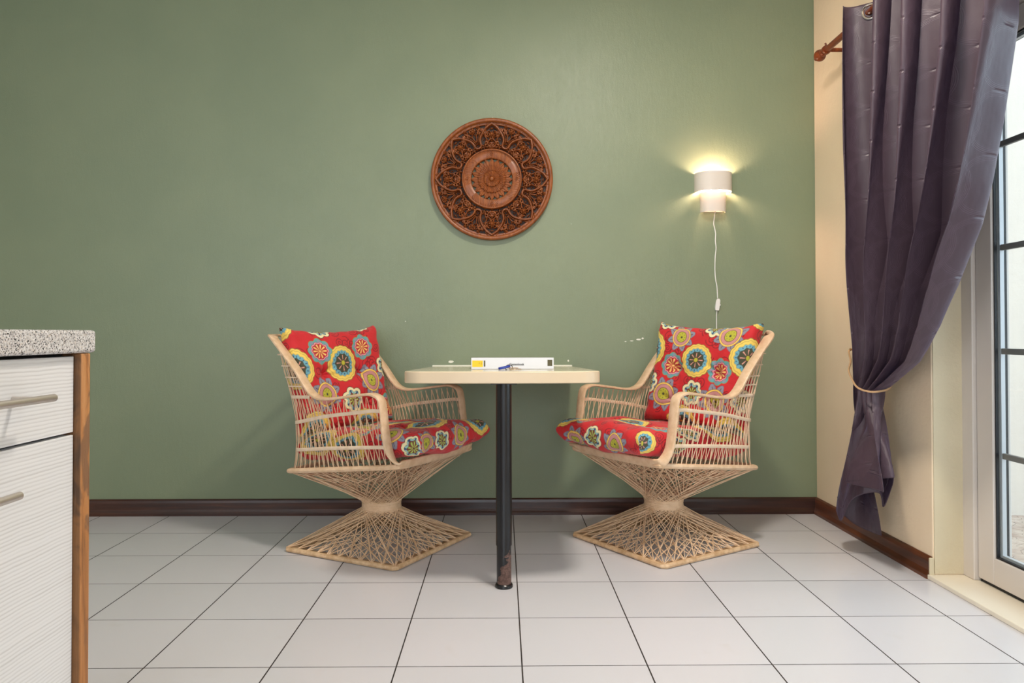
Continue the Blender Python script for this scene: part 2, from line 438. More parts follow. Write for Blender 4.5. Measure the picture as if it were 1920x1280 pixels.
# door: fixed frame, leaf, glazing
door = struct(thing('door_1', (XF, YREV, 0)))
def rel(g, o):  # world to local
    ox, oy, oz = o; g.v = [(x-ox, y-oy, z-oz) for x, y, z in g.v]; return g
O = (XF, YREV, 0)
fw = .062
fr = G().box(XF, XF+.07, YREV-fw, YREV+.0, .016, ZD).box(XF, XF+.07, DY0, DY0+fw, .016, ZD).box(XF, XF+.07, DY0+fw, YREV-fw, ZD-fw, ZD)
rel(fr, O).build('door_frame', M['pvc'], door, bevel=.004)
ym = (DY0+YREV)/2
GZ0, GZ1 = .118, 1.842
for li, (ya, yb) in enumerate(((YREV-fw-.003, ym+.003), (ym-.003, DY0+fw+.003))):
    y0, y1 = min(ya, yb), max(ya, yb)
    sw = .084
    lf = G().box(XF+.012, XF+.075, y1-sw, y1, .028, ZD-fw-.004).box(XF+.012, XF+.075, y0, y0+sw, .028, ZD-fw-.004)
    lf.box(XF+.012, XF+.075, y0+sw, y1-sw, .028, GZ0).box(XF+.012, XF+.075, y0+sw, y1-sw, GZ1, ZD-fw-.004)
    # glazing bead step
    leaf = rel(lf, O).build('door_leaf', M['pvc'], door, bevel=.004)
    a, b = y0+sw, y1-sw
    gk = G().box(XF+.022, XF+.070, y0, y1, .0162, .0279)  # black strip added as the shade in the gap under the leaf
    for x0, x1, w in ((XF+.020, XF+.029, .006), (XF+.052, XF+.060, .008)):
        gk.box(x0, x1, a, a+w, GZ0, GZ1).box(x0, x1, b-w, b, GZ0, GZ1).box(x0, x1, a+w, b-w, GZ0, GZ0+w).box(x0, x1, a+w, b-w, GZ1-w, GZ1)
    gkk = rel(gk, O).build('gasket_gap_shade', M['gasket_gap_shade'], leaf, smooth=False)
    sp = G(); w0 = .001; w = .013
    x0, x1 = XF+.034, XF+.048
    sp.box(x0, x1, a+w0, a+w, GZ0+w0, GZ1-w0).box(x0, x1, b-w, b-w0, GZ0+w0, GZ1-w0).box(x0, x1, a+w, b-w, GZ0+w0, GZ0+w).box(x0, x1, a+w, b-w, GZ1-w, GZ1-w0)
    rel(sp, O).build('spacer_bar', M['spacer'], leaf, smooth=False)
    rel(G().box(XF+.028, XF+.032, a+.004, b-.004, GZ0+.004, GZ1-.004).box(XF+.050, XF+.054, a+.004, b-.004, GZ0+.004, GZ1-.004), O).build('glass_pane', M['glass'], leaf, smooth=False)
    for z in (.462, .812, 1.160, 1.507):
        rel(G().box(XF+.034, XF+.048, a+w, b-w, z-.010, z+.010), O).build('glazing_bar', M['bar'], leaf, bevel=.003)

# outdoors
struct(G().box(XF+.161, 7.5, -3, 9, -.12, -.02).build('patio', M['pave'], smooth=False))
struct(G().box(1.85, 7.5, YW+.02, YW+.25, -.12, 4.2).build('wall_outdoor', M['ext'], smooth=False))

# ------------------------------------------------------------------ chairs
RIM = [(.262, .398), (.246, .442), (.230, .515), (.221, .585), (.210, .628), (.185, .643), (.150, .646), (.06, .634), (-.03, .622), (-.09, .623), (-.135, .648), (-.20, .724), (-.27, .795), (-.345, .862)]
rx = np.array([p[0] for p in RIM])[4:][::-1]; rz_ = np.array([p[1] for p in RIM])[4:][::-1]
def rim_z(x): return float(np.interp(x, rx, rz_))
def rail_z(x): return float(np.interp(x, [-.27, .27], [.322, .381]))
bz = [.32, .36, .42, .52, .62, .70, .78, .862]; bxp = [-.262, -.248, -.238, -.237, -.248, -.272, -.303, -.345]
def back_x(z): return float(np.interp(z, bz, bxp))
SIDE = .27
def perim(s):
    """s in [0,1]: near-front corner, along one side, round the back, to the other front corner.
       gives bottom point and top point of the webbing"""
    L1 = .50; L2 = .50; tot = L1+L2+L1; d = s*tot
    def side(d, sg):
        xb = .256-d*(.256+.235)/L1
        q = d/L1
        xt = .214 + (-.325-.214)*q
        return (Vector((xb, sg*SIDE, rail_z(xb))), Vector((xt, sg*(SIDE+.008), rim_z(xt)-.011)), q)
    if d <= L1: return side(d, -1)
    if d >= L1+L2: return side(tot-d, 1)
    y = -.25+.5*(d-L1)/L2
    e = 1-abs(y)/.25
    off = -.022*min(1, (e*4))**.5
    return (Vector((-.243+off, y*1.05, .323)), Vector((-.330+off*.8, y*1.06, .860)), 1.)
def surf(s, t):
    b, u, q = perim(s)
    p = b.lerp(u, t)
    if q < 1:     # on a side: rear part follows the bent back
        k = max(0, (q-.45)/.55)
        zz = p.z
        # bend
        p.x += (1-t**4)*k*(back_x(min(zz, .862)) - (-.262+(-.345+.262)*(zz-.32)/.542))
        p.y *= 1+.02*math.sin(PI*t)
    else:
        p.x += back_x(min(p.z, .862)) - (-.262+(-.345+.262)*(p.z-.32)/.542)
    return p

def make_chair(idx):
    root = thing('swivel_chair')
    # rim band: one continuous loop
    pts = []; wid = []
    def addp(p, w): pts.append(p); wid.append(w)
    W = .044
    frontz = .386
    half = [(0, (.284, .0, frontz), (.012, 0, .034)), (1, (.283, -.12, frontz), (.012, 0, .034)), (2, (.281, -.20, frontz), (.012, -.0, .034)),
            (3, (.279, -.243, .388), (.02, -.012, .030)), (4, (.270, -.266, .398), (.016, -.034, .010))]
    seq = [(p, w) for _, p, w in half]
    for x, z in RIM[1:-1]: seq.append(((x, -.276, z), (0, -W, 0)))
    seq.append(((-.335, -.274, .856), (.005, -W, 0)))
    seq.append(((-.352, -.262, .866), (-.026, -W*.75, 0)))
    seq.append(((-.362, -.235, .868), (-W*.8, -.012, 0)))
    seq.append(((-.370, -.12, .868), (-W*.7, 0, 0)))
    seq.append(((-.372, 0, .868), (-W*.7, 0, 0)))
    mirror = [((p[0], -p[1], p[2]), (-w[0], w[1], -w[2])) for p, w in seq[1:-1][::-1]]
    # keep width vectors continuous on the mirrored half
    full = seq+[((p[0], p[1], p[2]), (-w[0], -w[1]*-1, -w[2])) for p, w in mirror]
    P = [f[0] for f in full]; Wd = [Vector(f[1]) for f in full]
    for i in range(1, len(Wd)):
        if Wd[i].dot(Wd[i-1]) < 0: Wd[i] = -Wd[i]
    PP = catmull(P, 5, True); WW = catmull(Wd, 5, True)
    fix(G().band(PP, WW, .0105, True).build('rim_frame', M['fibre'], root, angle=50))
    # seat rail
    rl = [(.262, -.262), (.1, -.272), (-.1, -.273), (-.235, -.270), (-.262, -.245), (-.27, -.1), (-.272, 0)]
    loop = rl+[(x, -y) for x, y in rl[:-1][::-1]]
    rp = [(x, y, rail_z(x)) for x, y in loop]+[(.272, .2, .378), (.275, 0, .378), (.272, -.2, .378)]
    fix(G().tube(catmull(rp, 4, True), .0105, 8, True).build('seat_rail', M['fibre'], root))
    # webbing of the sides and the back
    N = 58; g = G()
    for i in range(N+1):
        s0 = i/N
        jumps = [1.5, -1.5]
        if i % 9 == 4: jumps += [.3]
        for j in jumps:
            s1 = min(1, max(0, s0+(j+rng.uniform(-.12, .12))/N))
            jit = rng.uniform(-.0012, .0012)
            pl = []
            out = 1 if j > 0 else -1
            for t in (0, .08, .22, .4, .58, .78, 1):
                p = surf(s0+(s1-s0)*t, t)
                pl.append((p.x+jit, p.y+(.0015*out if abs(p.y) > .2 else 0), p.z))
            g.tube(pl, .0019*rng.uniform(.85, 1.15), 5, caps=False)
    g.build('webbing', M['fibre'], root)
    # horizontal tapes
    def path(zf, s0, s1, k=40):
        out = []
        for i in range(k+1):
            s = s0+(s1-s0)*i/k; b, u, q = perim(s)
            z = zf(s); t = (z-b.z)/max(.01, (u.z-b.z)); p = surf(s, min(1.0, max(0, t)))
            nrm = Vector((0, -1 if s < .5 else 1, 0)) if q < 1 else Vector((-1, 0, 0))
            out.append(p+nrm*.003)
        return out
    def tape(zf, s0, s1, h, nm='webbing_tape'):
        pl = path(zf, s0, s1, 60)
        if s0 < .1:
            za, zb = pl[0].z, pl[-1].z; cxx = lambda z: float(np.interp(z, [.398, .442, .515, .585, .628], [.262, .246, .230, .221, .210]))
            pl = [Vector((cxx(za), -SIDE-.009, za))]+pl+[Vector((cxx(zb), SIDE+.009, zb))]
        fix(G().band(pl, [Vector((0, 0, h))]*len(pl), .004).build(nm, M['tape'], root, angle=50))
    side_q = lambda s: min(1, s/(1/3)) if s < 1/3 else (min(1, (1-s)/(1/3)) if s > 2/3 else 1)
    tape(lambda s: .455+(.412-.455)*side_q(s), .02, .98, .014)
    tape(lambda s: .592+(.520-.592)*side_q(s), .03, .97, .014)
    tape(lambda s: .632+(.622-.632)*side_q(s), .225, .775, .013)
    for z in (.665, .70, .745, .79):
        q0 = (z-.60)/.262*.30
        s0 = 1/3*(.73+.27*(z-.645)/.217)
        tape(lambda s, z=z: z+.0*side_q(s), s0, 1-s0, .005)
    # pedestal: two cones of crossed strands meeting in a collar
    rw = .080; zw = .166
    def sq_pt(th, h, zfun, rnd=.9):
        c, s_ = math.cos(th), math.sin(th); e = 9
        r = h/((abs(c)**e+abs(s_)**e)**(1/e)); x, y = r*c, r*s_
        return Vector((x, y, zfun(x)))
    def cone(h, zfun, zwaist, up, name):
        g = G(); NP = 40
        pts = []
        for k in range(4):
            for j in range(10):
                f = -1+2*j/10.0
                base = [(h, f*h), (-f*h, h), (-h, -f*h), (f*h, -h)][k]
                x, y = base; cr = .006
                x = max(-h+0, min(h-0, x)); y = max(-h, min(h, y))
                pts.append((math.atan2(y, x), Vector((x, y, zfun(x)))))
        for i, (th, p) in enumerate(pts):
            for off in ((72, -72, 50) if i % 2 else (72, -72, -50)):
                a = th+math.radians(off+rng.uniform(-1.5, 1.5))
                w = Vector((rw*math.cos(a), rw*math.sin(a), zwaist))
                q = p+Vector((rng.uniform(-.004, .004), rng.uniform(-.004, .004), 0))
                mid = q.lerp(w, .5)
                g.tube([q, mid, w], .0018*rng.uniform(.8, 1.3), 5, caps=False)
            # arching strands tied back to the frame: their envelope makes the scalloped curve
            for jump, lift in (((6, .38), (10, .50)) if i % 2 else ((6, .38),)):
                th2, p2 = pts[(i+jump) % NP]
                am = math.atan2(math.sin(th)+math.sin(th2), math.cos(th)+math.cos(th2))
                wm = Vector((rw*math.cos(am), rw*math.sin(am), zwaist))
                mm = (p+p2)/2
                c = mm.lerp(wm, lift)
                pl = []
                for t in (0, .15, .3, .42, .5, .58, .7, .85, 1):
                    if t < .5: v = p.lerp(c, t*2)
                    else: v = c.lerp(p2, (t-.5)*2)
                    if .3 < t < .7: v = v.lerp(mm, .06*(1-abs(t-.5)/.2)) if abs(t-.5) < .2 else v
                    pl.append(v)
                g.tube(pl, .0015*rng.uniform(.9, 1.2), 5, caps=False)
        g.build(name, M['fibre'], root)
    cone(.268, lambda x: .016, zw-.012, 0, 'lower_webbing')
    cone(.262, lambda x: rail_z(x)-.004, zw+.014, 1, 'upper_webbing')
    # collar: coils of resin soaked cord
    g = G()
    for k in range(9):
        z = zw-.017+k*.0043; r = rw+.001-.003*math.sin(PI*k/8)
        tl = rng.uniform(-.003, .003)
        g.tube([((r+rng.uniform(-.0008, .0008))*math.cos(a), r*math.sin(a), z+tl*math.cos(a)) for a in np.linspace(0, 2*PI, 40, endpoint=False)], .0034, 6, True)
    g.build('collar', M['fibre'], root)
    # square base frame
    b = [(.27, -.27), (.27, .27), (-.27, .27), (-.27, -.27)]
    g = G()
    ring = []
    for i, (x, y) in enumerate(b):
        x2, y2 = b[(i+1) % 4]
        for f in (.02, .25, .5, .75, .98): ring.append((x+(x2-x)*f, y+(y2-y)*f, .010))
    g.tube(ring, .0105, 8, True, sq=.95)
    fix(g.build('base_frame', M['fibre_b'], root))
    g = G()
    o_, i_ = .262, .225
    v = [(o_, -o_, .012), (o_, o_, .012), (-o_, o_, .012), (-o_, -o_, .012), (i_, -i_, .008), (i_, i_, .008), (-i_, i_, .008), (-i_, -i_, .008)]
    vv = v+[(x, y, .002) for x, y, z in v]
    g.add(vv, [(0, 1, 5, 4), (1, 2, 6, 5), (2, 3, 7, 6), (3, 0, 4, 7), (8, 12, 13, 9), (9, 13, 14, 10), (10, 14, 15, 11), (11, 15, 12, 8), (4, 5, 13, 12), (5, 6, 14, 13), (6, 7, 15, 14), (7, 4, 12, 15), (0, 8, 9, 1), (1, 9, 10, 2), (2, 10, 11, 3), (3, 11, 8, 0)])
    fix(g.build('base_board', M['fibre_b'], root, smooth=False))
    return root
LC, LA = (-.504, 3.113), math.radians(-28.5)
RC, RA = (.679, 3.130), math.radians(-147.2)
chL = make_chair(0); chL.location = (LC[0], LC[1], 0); chL.rotation_euler = (0, 0, LA)
tag(chL, 'cream woven fibreglass pedestal armchair left of the table, opening to the right', 'chair', 'woven pedestal chairs at the table')
chR = dup(chL, (RC[0], RC[1], 0), RA)
tag(chR, 'cream woven fibreglass pedestal armchair right of the table, under the lit wall lamp', 'chair', 'woven pedestal chairs at the table')

# ------------------------------------------------------------------ cushions with a painted print
L3 = lambda r, g, b: np.array(lin(r, g, b)[:3])
RED = L3(204, 28, 36); DRED = L3(132, 8, 24); YEL = L3(240, 206, 96); LYEL = L3(248, 226, 140); BLUE = L3(108, 170, 186)
DG = L3(66, 66, 44); PINK = L3(222, 158, 140); MAUVE = L3(202, 140, 138); OLIVE = L3(186, 182, 54); GREYB = L3(140, 140, 156)
CREAM = L3(240, 226, 178); TEAL = L3(56, 132, 148); GRN = L3(124, 148, 50); OUT = L3(84, 30, 26); NAVY = L3(40, 62, 110)
def paint(a, b, meds, seed):
    a = a.astype(float); b = b.astype(float)
    C = np.empty(a.shape+(3,)); C[:] = RED
    r = np.random.default_rng(seed)
    # scrolls
    for k in range(150):
        cx, cy = r.uniform(-.36, .36), r.uniform(-.36, .40); sc = r.uniform(.018, .040); rot = r.uniform(0, 6.28); sg = r.choice([-1, 1])
        dx, dy = a-cx, b-cy; d = np.hypot(dx, dy)
        near = d < sc
        if not near.any(): continue
        ii = np.nonzero(near); dx = dx[ii]; dy = dy[ii]; d = d[ii]
        th = (sg*np.arctan2(dy, dx)+rot) % (2*PI)
        sp = sc*(th/(2*PI)+0)/2.2
        dist = np.minimum(np.abs(d-sp), np.abs(d-(sp+sc/2.2)))
        ok = dist < .0019
        C[tuple(q[ok] for q in ii)] = DRED
    def disc(m, c): C[m] = c
    for ty, ca, cb, s in meds:
        dx, dy = (a-ca)/s, (b-cb)/s; d = np.hypot(dx, dy); th = np.arctan2(dy, dx)
        if ty == 'A':
            sc = 1+.05*np.abs(np.cos(th*8))
            disc(d < .080*sc+.002, OUT*.8+YEL*.2); disc(d < .079*sc, YEL)
            disc((d < .072*sc) & (d > .0695*sc), YEL*.6+OUT*.25); disc(d < .060*(1+.04*np.cos(th*16)), YEL*.55); disc(d < .058*(1+.04*np.cos(th*16)), BLUE)
            disc((np.abs(np.cos(th*10)) > .93) & (d < .054) & (d > .046), NAVY)
            disc(d < .043*(1+.05*np.cos(th*10)), DG)
            pet = (np.cos(th*8) > .80+1.2*(np.abs(d-.026)/.03)**2*.3) & (d > .014) & (d < .036); disc(pet, PINK)
            disc(d < .0125, OUT); disc(d < .0105, OLIVE)
        elif ty == 'B':
            for k in range(8):
                q = k*PI/4+.3; px, py = dx-.062*math.cos(q), dy-.062*math.sin(q)
                e = np.hypot(px, py); lob = .0175*(1+.15*np.cos(3*(np.arctan2(py, px)-q)))
                disc(e < lob+.0015, OUT*.6+GREYB*.3); disc(e < lob, GREYB); disc(np.abs(px*math.sin(q)-py*math.cos(q)) + np.abs(e-.004)*.4 < .002, OUT)
            disc(d < .056, OUT); disc(d < .0545, YEL*.85+L3(240, 160, 90)*.15); disc(d < .047, OUT); disc(d < .0455, MAUVE); disc(d < .030, OUT); disc(d < .0275, OLIVE)
            disc((np.abs(d-.019) < .0022) & (np.cos(th*8) > .8), DG); disc((d < .006), DG)
        elif ty == 'C':
            rad = .058*(.82+.2*np.abs(np.cos(th*3.5)))
            disc(d < rad+.003, OUT); disc(d < rad, CREAM)
            rad2 = .042*(.75+.3*np.abs(np.cos(th*3.5))); disc(d < rad2+.002, TEAL*.5); disc(d < rad2, L3(150, 196, 190))
            lob = (np.abs(np.cos(th*3.5)) > .93) & (d > .030) & (d < .044); disc(lob, NAVY)
            disc(d < .030*(1+.1*np.cos(th*7)), L3(120, 46, 40)); disc((d < .027) & (np.cos(th*9) > -.1), GRN); disc((d < .024) & (np.cos(th*9) > .55), L3(200, 214, 110)); disc(d < .005, OUT)
        elif ty == 'D':
            rad = .062*(.86+.16*np.abs(np.cos(th*4)))
            disc(d < rad+.002, L3(150, 150, 60)); disc(d < rad, L3(96, 160, 160)); disc((d < rad*.93) & (np.cos(th*8+1) > .5), L3(140, 140, 160))
            rad = .045*(.9+.12*np.abs(np.cos(th*5))); disc(d < rad+.0015, OUT*.8); disc(d < rad, L3(224, 150, 160)); disc(d < rad*.88, L3(178, 20, 40))
            pet = (np.cos(th*10) > .1+((d-.022)/.02)**2) & (d > .005) & (d < .035); disc(pet, L3(238, 196, 110)); disc(d < .0045, L3(238, 196, 110))
    # soft weave variation
    return C

def cushion(name, w, l, T, tufts, M4, meds, seed, sag=0., front_fac=1., N=286, corner=.02, recess=.03):
    s = np.linspace(-1, 1, N); r_e = T*.5
    def param(half):
        arc = half-r_e+r_e*1.72; sa = np.abs(s)*arc; flat = half-r_e
        ph_ = np.clip((sa-flat)/(arc-flat), 0, 1)*PI/2
        return np.sign(s)*np.where(sa < flat, sa, flat+r_e*np.sin(ph_)**.75)/half, np.cos(ph_).clip(0, 1)**.75, s*arc, arc
    qu, gu, au_, arcu = param(w/2); qv, gv, av_, arcv = param(l/2)
    U, V = np.meshgrid(qu, qv, indexing='ij'); GU, GV = np.meshgrid(gu, gv, indexing='ij')
    au, av = np.abs(U), np.abs(V)
    prof = GU*GV*(.80+.20*((1-au**2.5)*(1-av**2.5)).clip(0, 1)**.5)
    rr = np.random.default_rng(seed)
    wob = np.zeros_like(U)
    for k in range(14):
        fx, fy, ph = rr.uniform(1, 7), rr.uniform(1, 7), rr.uniform(0, 6.28)
        wob += np.sin(fx*U+fy*V*rr.choice([-1, 1])+ph)*.0015
    def side(sg):
        h = T/2*prof*(1+.22*(1-U*U)*(1-V*V))
        dent = np.zeros_like(U)
        for tu, tv in tufts:
            d = np.hypot((U-tu)*w/2, (V-tv)*l/2); dent += .026*np.exp(-(d/.022)**2)+.014*np.exp(-(d/.065)**2)
            ang = np.arctan2((V-tv), (U-tu)); dent += .004*np.exp(-(d/.07)**2)*np.cos(ang*6+tu*9)
        h = np.maximum(h-dent*np.minimum(1, prof*1.3), .12*h)+wob*prof
        x = U*w/2*(1-recess*(1-V*V)+corner*(av**6)); y = V*l/2*(1-recess*(1-U*U)+corner*(au**6))
        y = y-sag*np.where(V > 0, 1, 0)*V*V*(1-U*U)*l/2
        # seam folds near the border
        fold = .004*np.sin(U*23+seed)*av**8+.004*np.sin(V*19+seed)*au**8
        return np.stack([x, y, sg*(h+.0)+fold], -1)
    top, bot = side(1), side(-1)
    vid_t = np.arange(N*N).reshape(N, N)
    border = np.zeros((N, N), bool); border[0] = border[-1] = True; border[:, 0] = border[:, -1] = True
    vid_b = vid_t.copy(); inner = ~border; vid_b[inner] = N*N+np.arange(inner.sum())
    co = np.concatenate([top.reshape(-1, 3), bot[inner]])
    pa, pb = np.meshgrid(au_, av_, indexing='ij')
    pa2 = pa*1.; pb2 = pb*1.
    kk = np.abs(pb)/arcv > np.abs(pa)/arcu
    pb2 = np.where(kk, np.sign(pb)*(2*arcv-np.abs(pb)), pb); pa2 = np.where(kk, pa, np.sign(pa)*(2*arcu-np.abs(pa)))
    A = np.concatenate([pa.ravel(), pa2[inner]]); B = np.concatenate([pb.ravel(), pb2[inner]])
    e_ = .00055
    colr = sum(paint(A+ox, B+oy, meds, seed) for ox, oy in ((e_, e_*.4), (-e_*.4, e_), (-e_, -e_*.4), (e_*.4, -e_)))/4
    f1 = np.stack([vid_t[:-1, :-1], vid_t[1:, :-1], vid_t[1:, 1:], vid_t[:-1, 1:]], -1).reshape(-1, 4)
    f2 = np.stack([vid_b[:-1, :-1], vid_b[:-1, 1:], vid_b[1:, 1:], vid_b[1:, :-1]], -1).reshape(-1, 4)
    F = np.concatenate([f1, f2])
    me = bpy.data.meshes.new(name)
    me.vertices.add(len(co)); me.vertices.foreach_set('co', co.ravel())
    me.loops.add(len(F)*4); me.loops.foreach_set('vertex_index', F.ravel().astype(np.int32))
    me.polygons.add(len(F)); me.polygons.foreach_set('loop_start', np.arange(0, len(F)*4, 4, dtype=np.int32))
    me.polygons.foreach_set('use_smooth', np.ones(len(F), bool))
    me.update(calc_edges=True); me.validate()
    at = me.color_attributes.new('print', 'FLOAT_COLOR', 'POINT')
    at.data.foreach_set('color', np.concatenate([colr, np.ones((len(co), 1))], 1).ravel())
    me.materials.append(M['fabric'])
    o = bpy.data.objects.new(name, me); COL.objects.link(o); o.matrix_world = M4
    return o
def frame_of(cen, ang, xloc, zloc, tilt):
    """cushion local: X lateral, Y length, Z thickness -> chair local then world"""
    # chair forward = +x ; for seat: local Y = forward, X = -chair y
    Rm = Matrix.Translation((cen[0], cen[1], 0)) @ Matrix.Rotation(ang, 4, 'Z')
    ly = Vector((math.cos(tilt), 0, math.sin(tilt))); lx = Vector((0, -1, 0)); lz = lx.cross(ly)
    if lz.z < 0: lz = -lz; lx = -lx
    B = Matrix((lx, ly, lz)).transposed().to_4x4(); B.translation = Vector((xloc, 0, zloc))
    return Rm @ B
def frame_back(cen, ang, x0, z0, x1, z1):
    Rm = Matrix.Translation((cen[0], cen[1], 0)) @ Matrix.Rotation(ang, 4, 'Z')
    ly = Vector((x1-x0, 0, z1-z0)).normalized(); lx = Vector((0, 1, 0)); lz = lx.cross(ly)
    B = Matrix((lx, ly, lz)).transposed().to_4x4(); B.translation = Vector(((x0+x1)/2, 0, (z0+z1)/2))
    return Rm @ B
TF = [(-.42, .08), (.40, .05), (-.42, -.6), (.40, -.6)]
medRB = [('C', .07, .225, .95), ('B', -.105, .165, .9), ('B', .15, .175, .95), ('D', -.135, .025, .95), ('D', .125, .01, .95), ('A', 0.0, .055, .95), ('A', .25, .075, 1), ('A', -.27, .10, 1),
         ('C', 0, -.095, 1), ('B', -.155, -.11, .95), ('B', .12, -.12, .95), ('C', -.25, -.06, .9), ('C', .25, -.10, .9), ('A', -.04, -.235, 1), ('A', .2, -.26, 1), ('C', -.2, .25, 1), ('A', .29, .27, .9)]
medLB = [('A', -.01, .055, 1), ('D', .125, .125, .95), ('D', -.125, .115, .95), ('A', -.262, .045, 1), ('C', -.09, .235, 1), ('C', .16, .26, .9), ('B', .15, -.035, .95), ('B', -.13, -.075, .95),
         ('C', .01, -.115, 1), ('A', .08, -.24, 1), ('D', .23, -.16, 1), ('A', -.2, -.22, 1), ('C', .25, .03, .9), ('A', -.30, .25, 1), ('B', .05, .33, 1)]
SL = .605
medLS = [('A', .02, .02, 1), ('D', .19, .0, 1), ('D', -.17, .04, 1), ('A', .06, .20, 1), ('C', -.21, .14, 1), ('B', -.03, .345, .82), ('C', .105, .35, .85), ('B', .215, .345, .85), ('A', -.19, .285, .95), ('C', -.02, -.2, 1), ('B', .24, .16, .9),
         ('A', -.28, -.1, 1), ('C', -.30, .10, 1), ('A', .25, -.2, 1), ('B', .06, -.11, 1), ('A', -.31, .24, .9), ('C', .31, .26, .9), ('D', -.30, -.25, .9), ('A', .3, -.05, 1)]
medRS = [('A', 0, .13, 1), ('D', -.17, .15, 1), ('D', .14, .22, .95), ('A', .24, .25, 1), ('C', .02, .355, .9), ('B', -.11, .37, .85), ('B', .135, .385, .85), ('C', -.22, .02, 1), ('B', .05, -.05, 1), ('A', .30, .0, 1), ('A', -.29, .29, .9),
         ('A', .29, .14, .9), ('C', .30, -.12, 1), ('A', .28, -.22, 1), ('D', .2, -.12, 1), ('A', -.2, -.15, 1), ('C', -.30, .1, .9)]
cs = 'red printed cushions of the woven chairs'
def seat_c(c, a, meds, seed, who):
    o = cushion('seat_cushion', .50, SL, .116, [(-.4, -.2), (.4, -.2), (-.4, .45), (.4, .45)], frame_of(c, a, .072, .441, math.radians(5.8)), meds, seed, recess=.012, corner=.010)
    tag(o, 'red seat cushion with colourful round flowers lying on the '+who, 'cushion', cs)
def back_c(c, a, meds, seed, who, rot=0., zt=.905):
    o = cushion('back_cushion', .515, zt-.462, .092, TF, frame_back(c, a, -.178, .477, -.283, zt-.003), meds, seed, sag=.07, recess=.03, corner=.03)
    o.matrix_world = o.matrix_world @ Matrix.Rotation(rot, 4, 'Y')
    tag(o, 'red tufted back cushion with medallion flowers propped up in the '+who, 'cushion', cs)
seat_c(LC, LA, medLS, 3, 'left woven chair'); back_c(LC, LA, medLB, 4, 'left woven chair', math.radians(-6), .900)
seat_c(RC, RA, medRS, 5, 'right woven chair'); back_c(RC, RA, medRB, 6, 'right woven chair', math.radians(6), .915)

# ------------------------------------------------------------------ table
tab = thing('wall_table', (0, 3.05, 0))
TO = (0, 3.05, 0)
tz = lambda y: .7155+(3.600-y)*(.747-.7155)/(3.600-2.47)
outline = []
hw = .337; yf = 2.475
for x, y in ((hw, 3.600), (hw, 3.3), (hw, 3.0), (hw, 2.7)): outline.append((x, y))
R_ = .075
for k in range(0, 11):
    q = k/10*PI/2; outline.append((hw-R_+R_*math.cos(q), yf+.022+R_-R_*math.sin(q)))
for k in range(1, 12):
    x = (hw-R_)*(1-2*k/12); outline.append((x, yf+.022*(x/(hw-R_))**2))
for k in range(0, 11):
    q = PI/2-k/10*PI/2; outline.append((-hw+R_-R_*math.cos(q), yf+.022+R_-R_*math.sin(q)))
outline += [(-hw, 2.7), (-hw, 3.0), (-hw, 3.3), (-hw, 3.600)]
def slab(off, za, zb):
    pts = []
    for x, y in outline:
        pts.append((x*(1-off/hw), y+(off if y < 3 else 0)))
    nn = len(pts)
    vs = [(x, y, tz(y)+zb) for x, y in pts]+[(x, y, tz(y)+za) for x, y in pts]
    return G().add(vs, [tuple(range(nn)), tuple(range(nn, 2*nn))[::-1]]+[(k, nn+k, nn+(k+1) % nn, (k+1) % nn) for k in range(nn)])
g = slab(0, -.040, -.0005); top = fix(rel(g, TO).build('edge_band', M['tedge'], tab, bevel=.003))
fix(rel(slab(.004, -.0015, .0008), TO).build('tabletop', M['ttop'], tab, smooth=False))
PX, PY = .0052, 2.5738
pl = G().lathe([(.0275, .145), (.0275, .700)], o=(PX, PY, 0), n=40)
pl.lathe([(.0245, .012), (.0252, .02), (.0252, .146)], o=(PX, PY, 0), n=40)
rel(pl, (0, 3.05, 0)).build('pole', M['pole'], tab)
pf = G().lathe([(.029, 0), (.031, .004), (.030, .010), (.026, .014)], o=(PX, PY, 0), n=40)
rel(pf, TO).build('pole_foot', M['black'], tab)
pf = G().box(PX-.045, PX+.045, PY-.02, PY+.06, .6985, .7035)
rel(pf, TO).build('mounting_plate', M['black'], tab)
g = G().box(-hw-.002, hw+.002, 3.598, 3.611, .706, .722)
rel(g, TO).build('caulk_line', M['caulk'], tab, bevel=.002)
tag(tab, 'cream laminate table fixed to the green wall on one black pole', 'table')

# binder on the table (lies flat, spine to the viewer)
tilt = math.atan((.747-.7155)/(3.600-2.47))
yb0 = 2.822
bnd = thing('ring_binder', (.039, yb0, tz(yb0)+.001)); bnd.rotation_euler = (-tilt, 0, 0)
bw, bd, bh = .157, .27, .0445
g = G()
ctr = []
g.box(-bw, bw, 0, bd, 0, .003).box(-bw, bw, 0, bd, bh-.003, bh).box(-bw, bw, 0, .003, .0, bh)
g.build('cover', M['binder'], bnd, bevel=.0028)
G().box(-bw+.008, bw-.012, .012, bd-.008, .005, bh-.008).build('paper_stack', M['caulk'], bnd, smooth=False)
lab = G().box(-bw+.004, -bw+.044, -.0006, .0004, .009, .0335).build('spine_label', M['yellow'], bnd, smooth=False)
g = G()
for (x0, z0, w_, h_) in ((-bw+.030, .020, .0016, .006), (-bw+.039, .017, .0008, .011), (-bw+.0372, .0175, .0006, .009)):
    g.box(x0, x0+w_, -.001, .0, z0, z0+h_)
g.build('label_print', M['olive'], lab, smooth=False)
G().box(-bw+.048, -bw+.0535, -.0006, .0004, .0105, .0335).build('spine_mark', M['olive'], bnd, smooth=False)
G().box(bw-.024, bw-.006, -.0006, .0004, .0125, .0355).build('spine_mark', M['olive'], bnd, smooth=False)
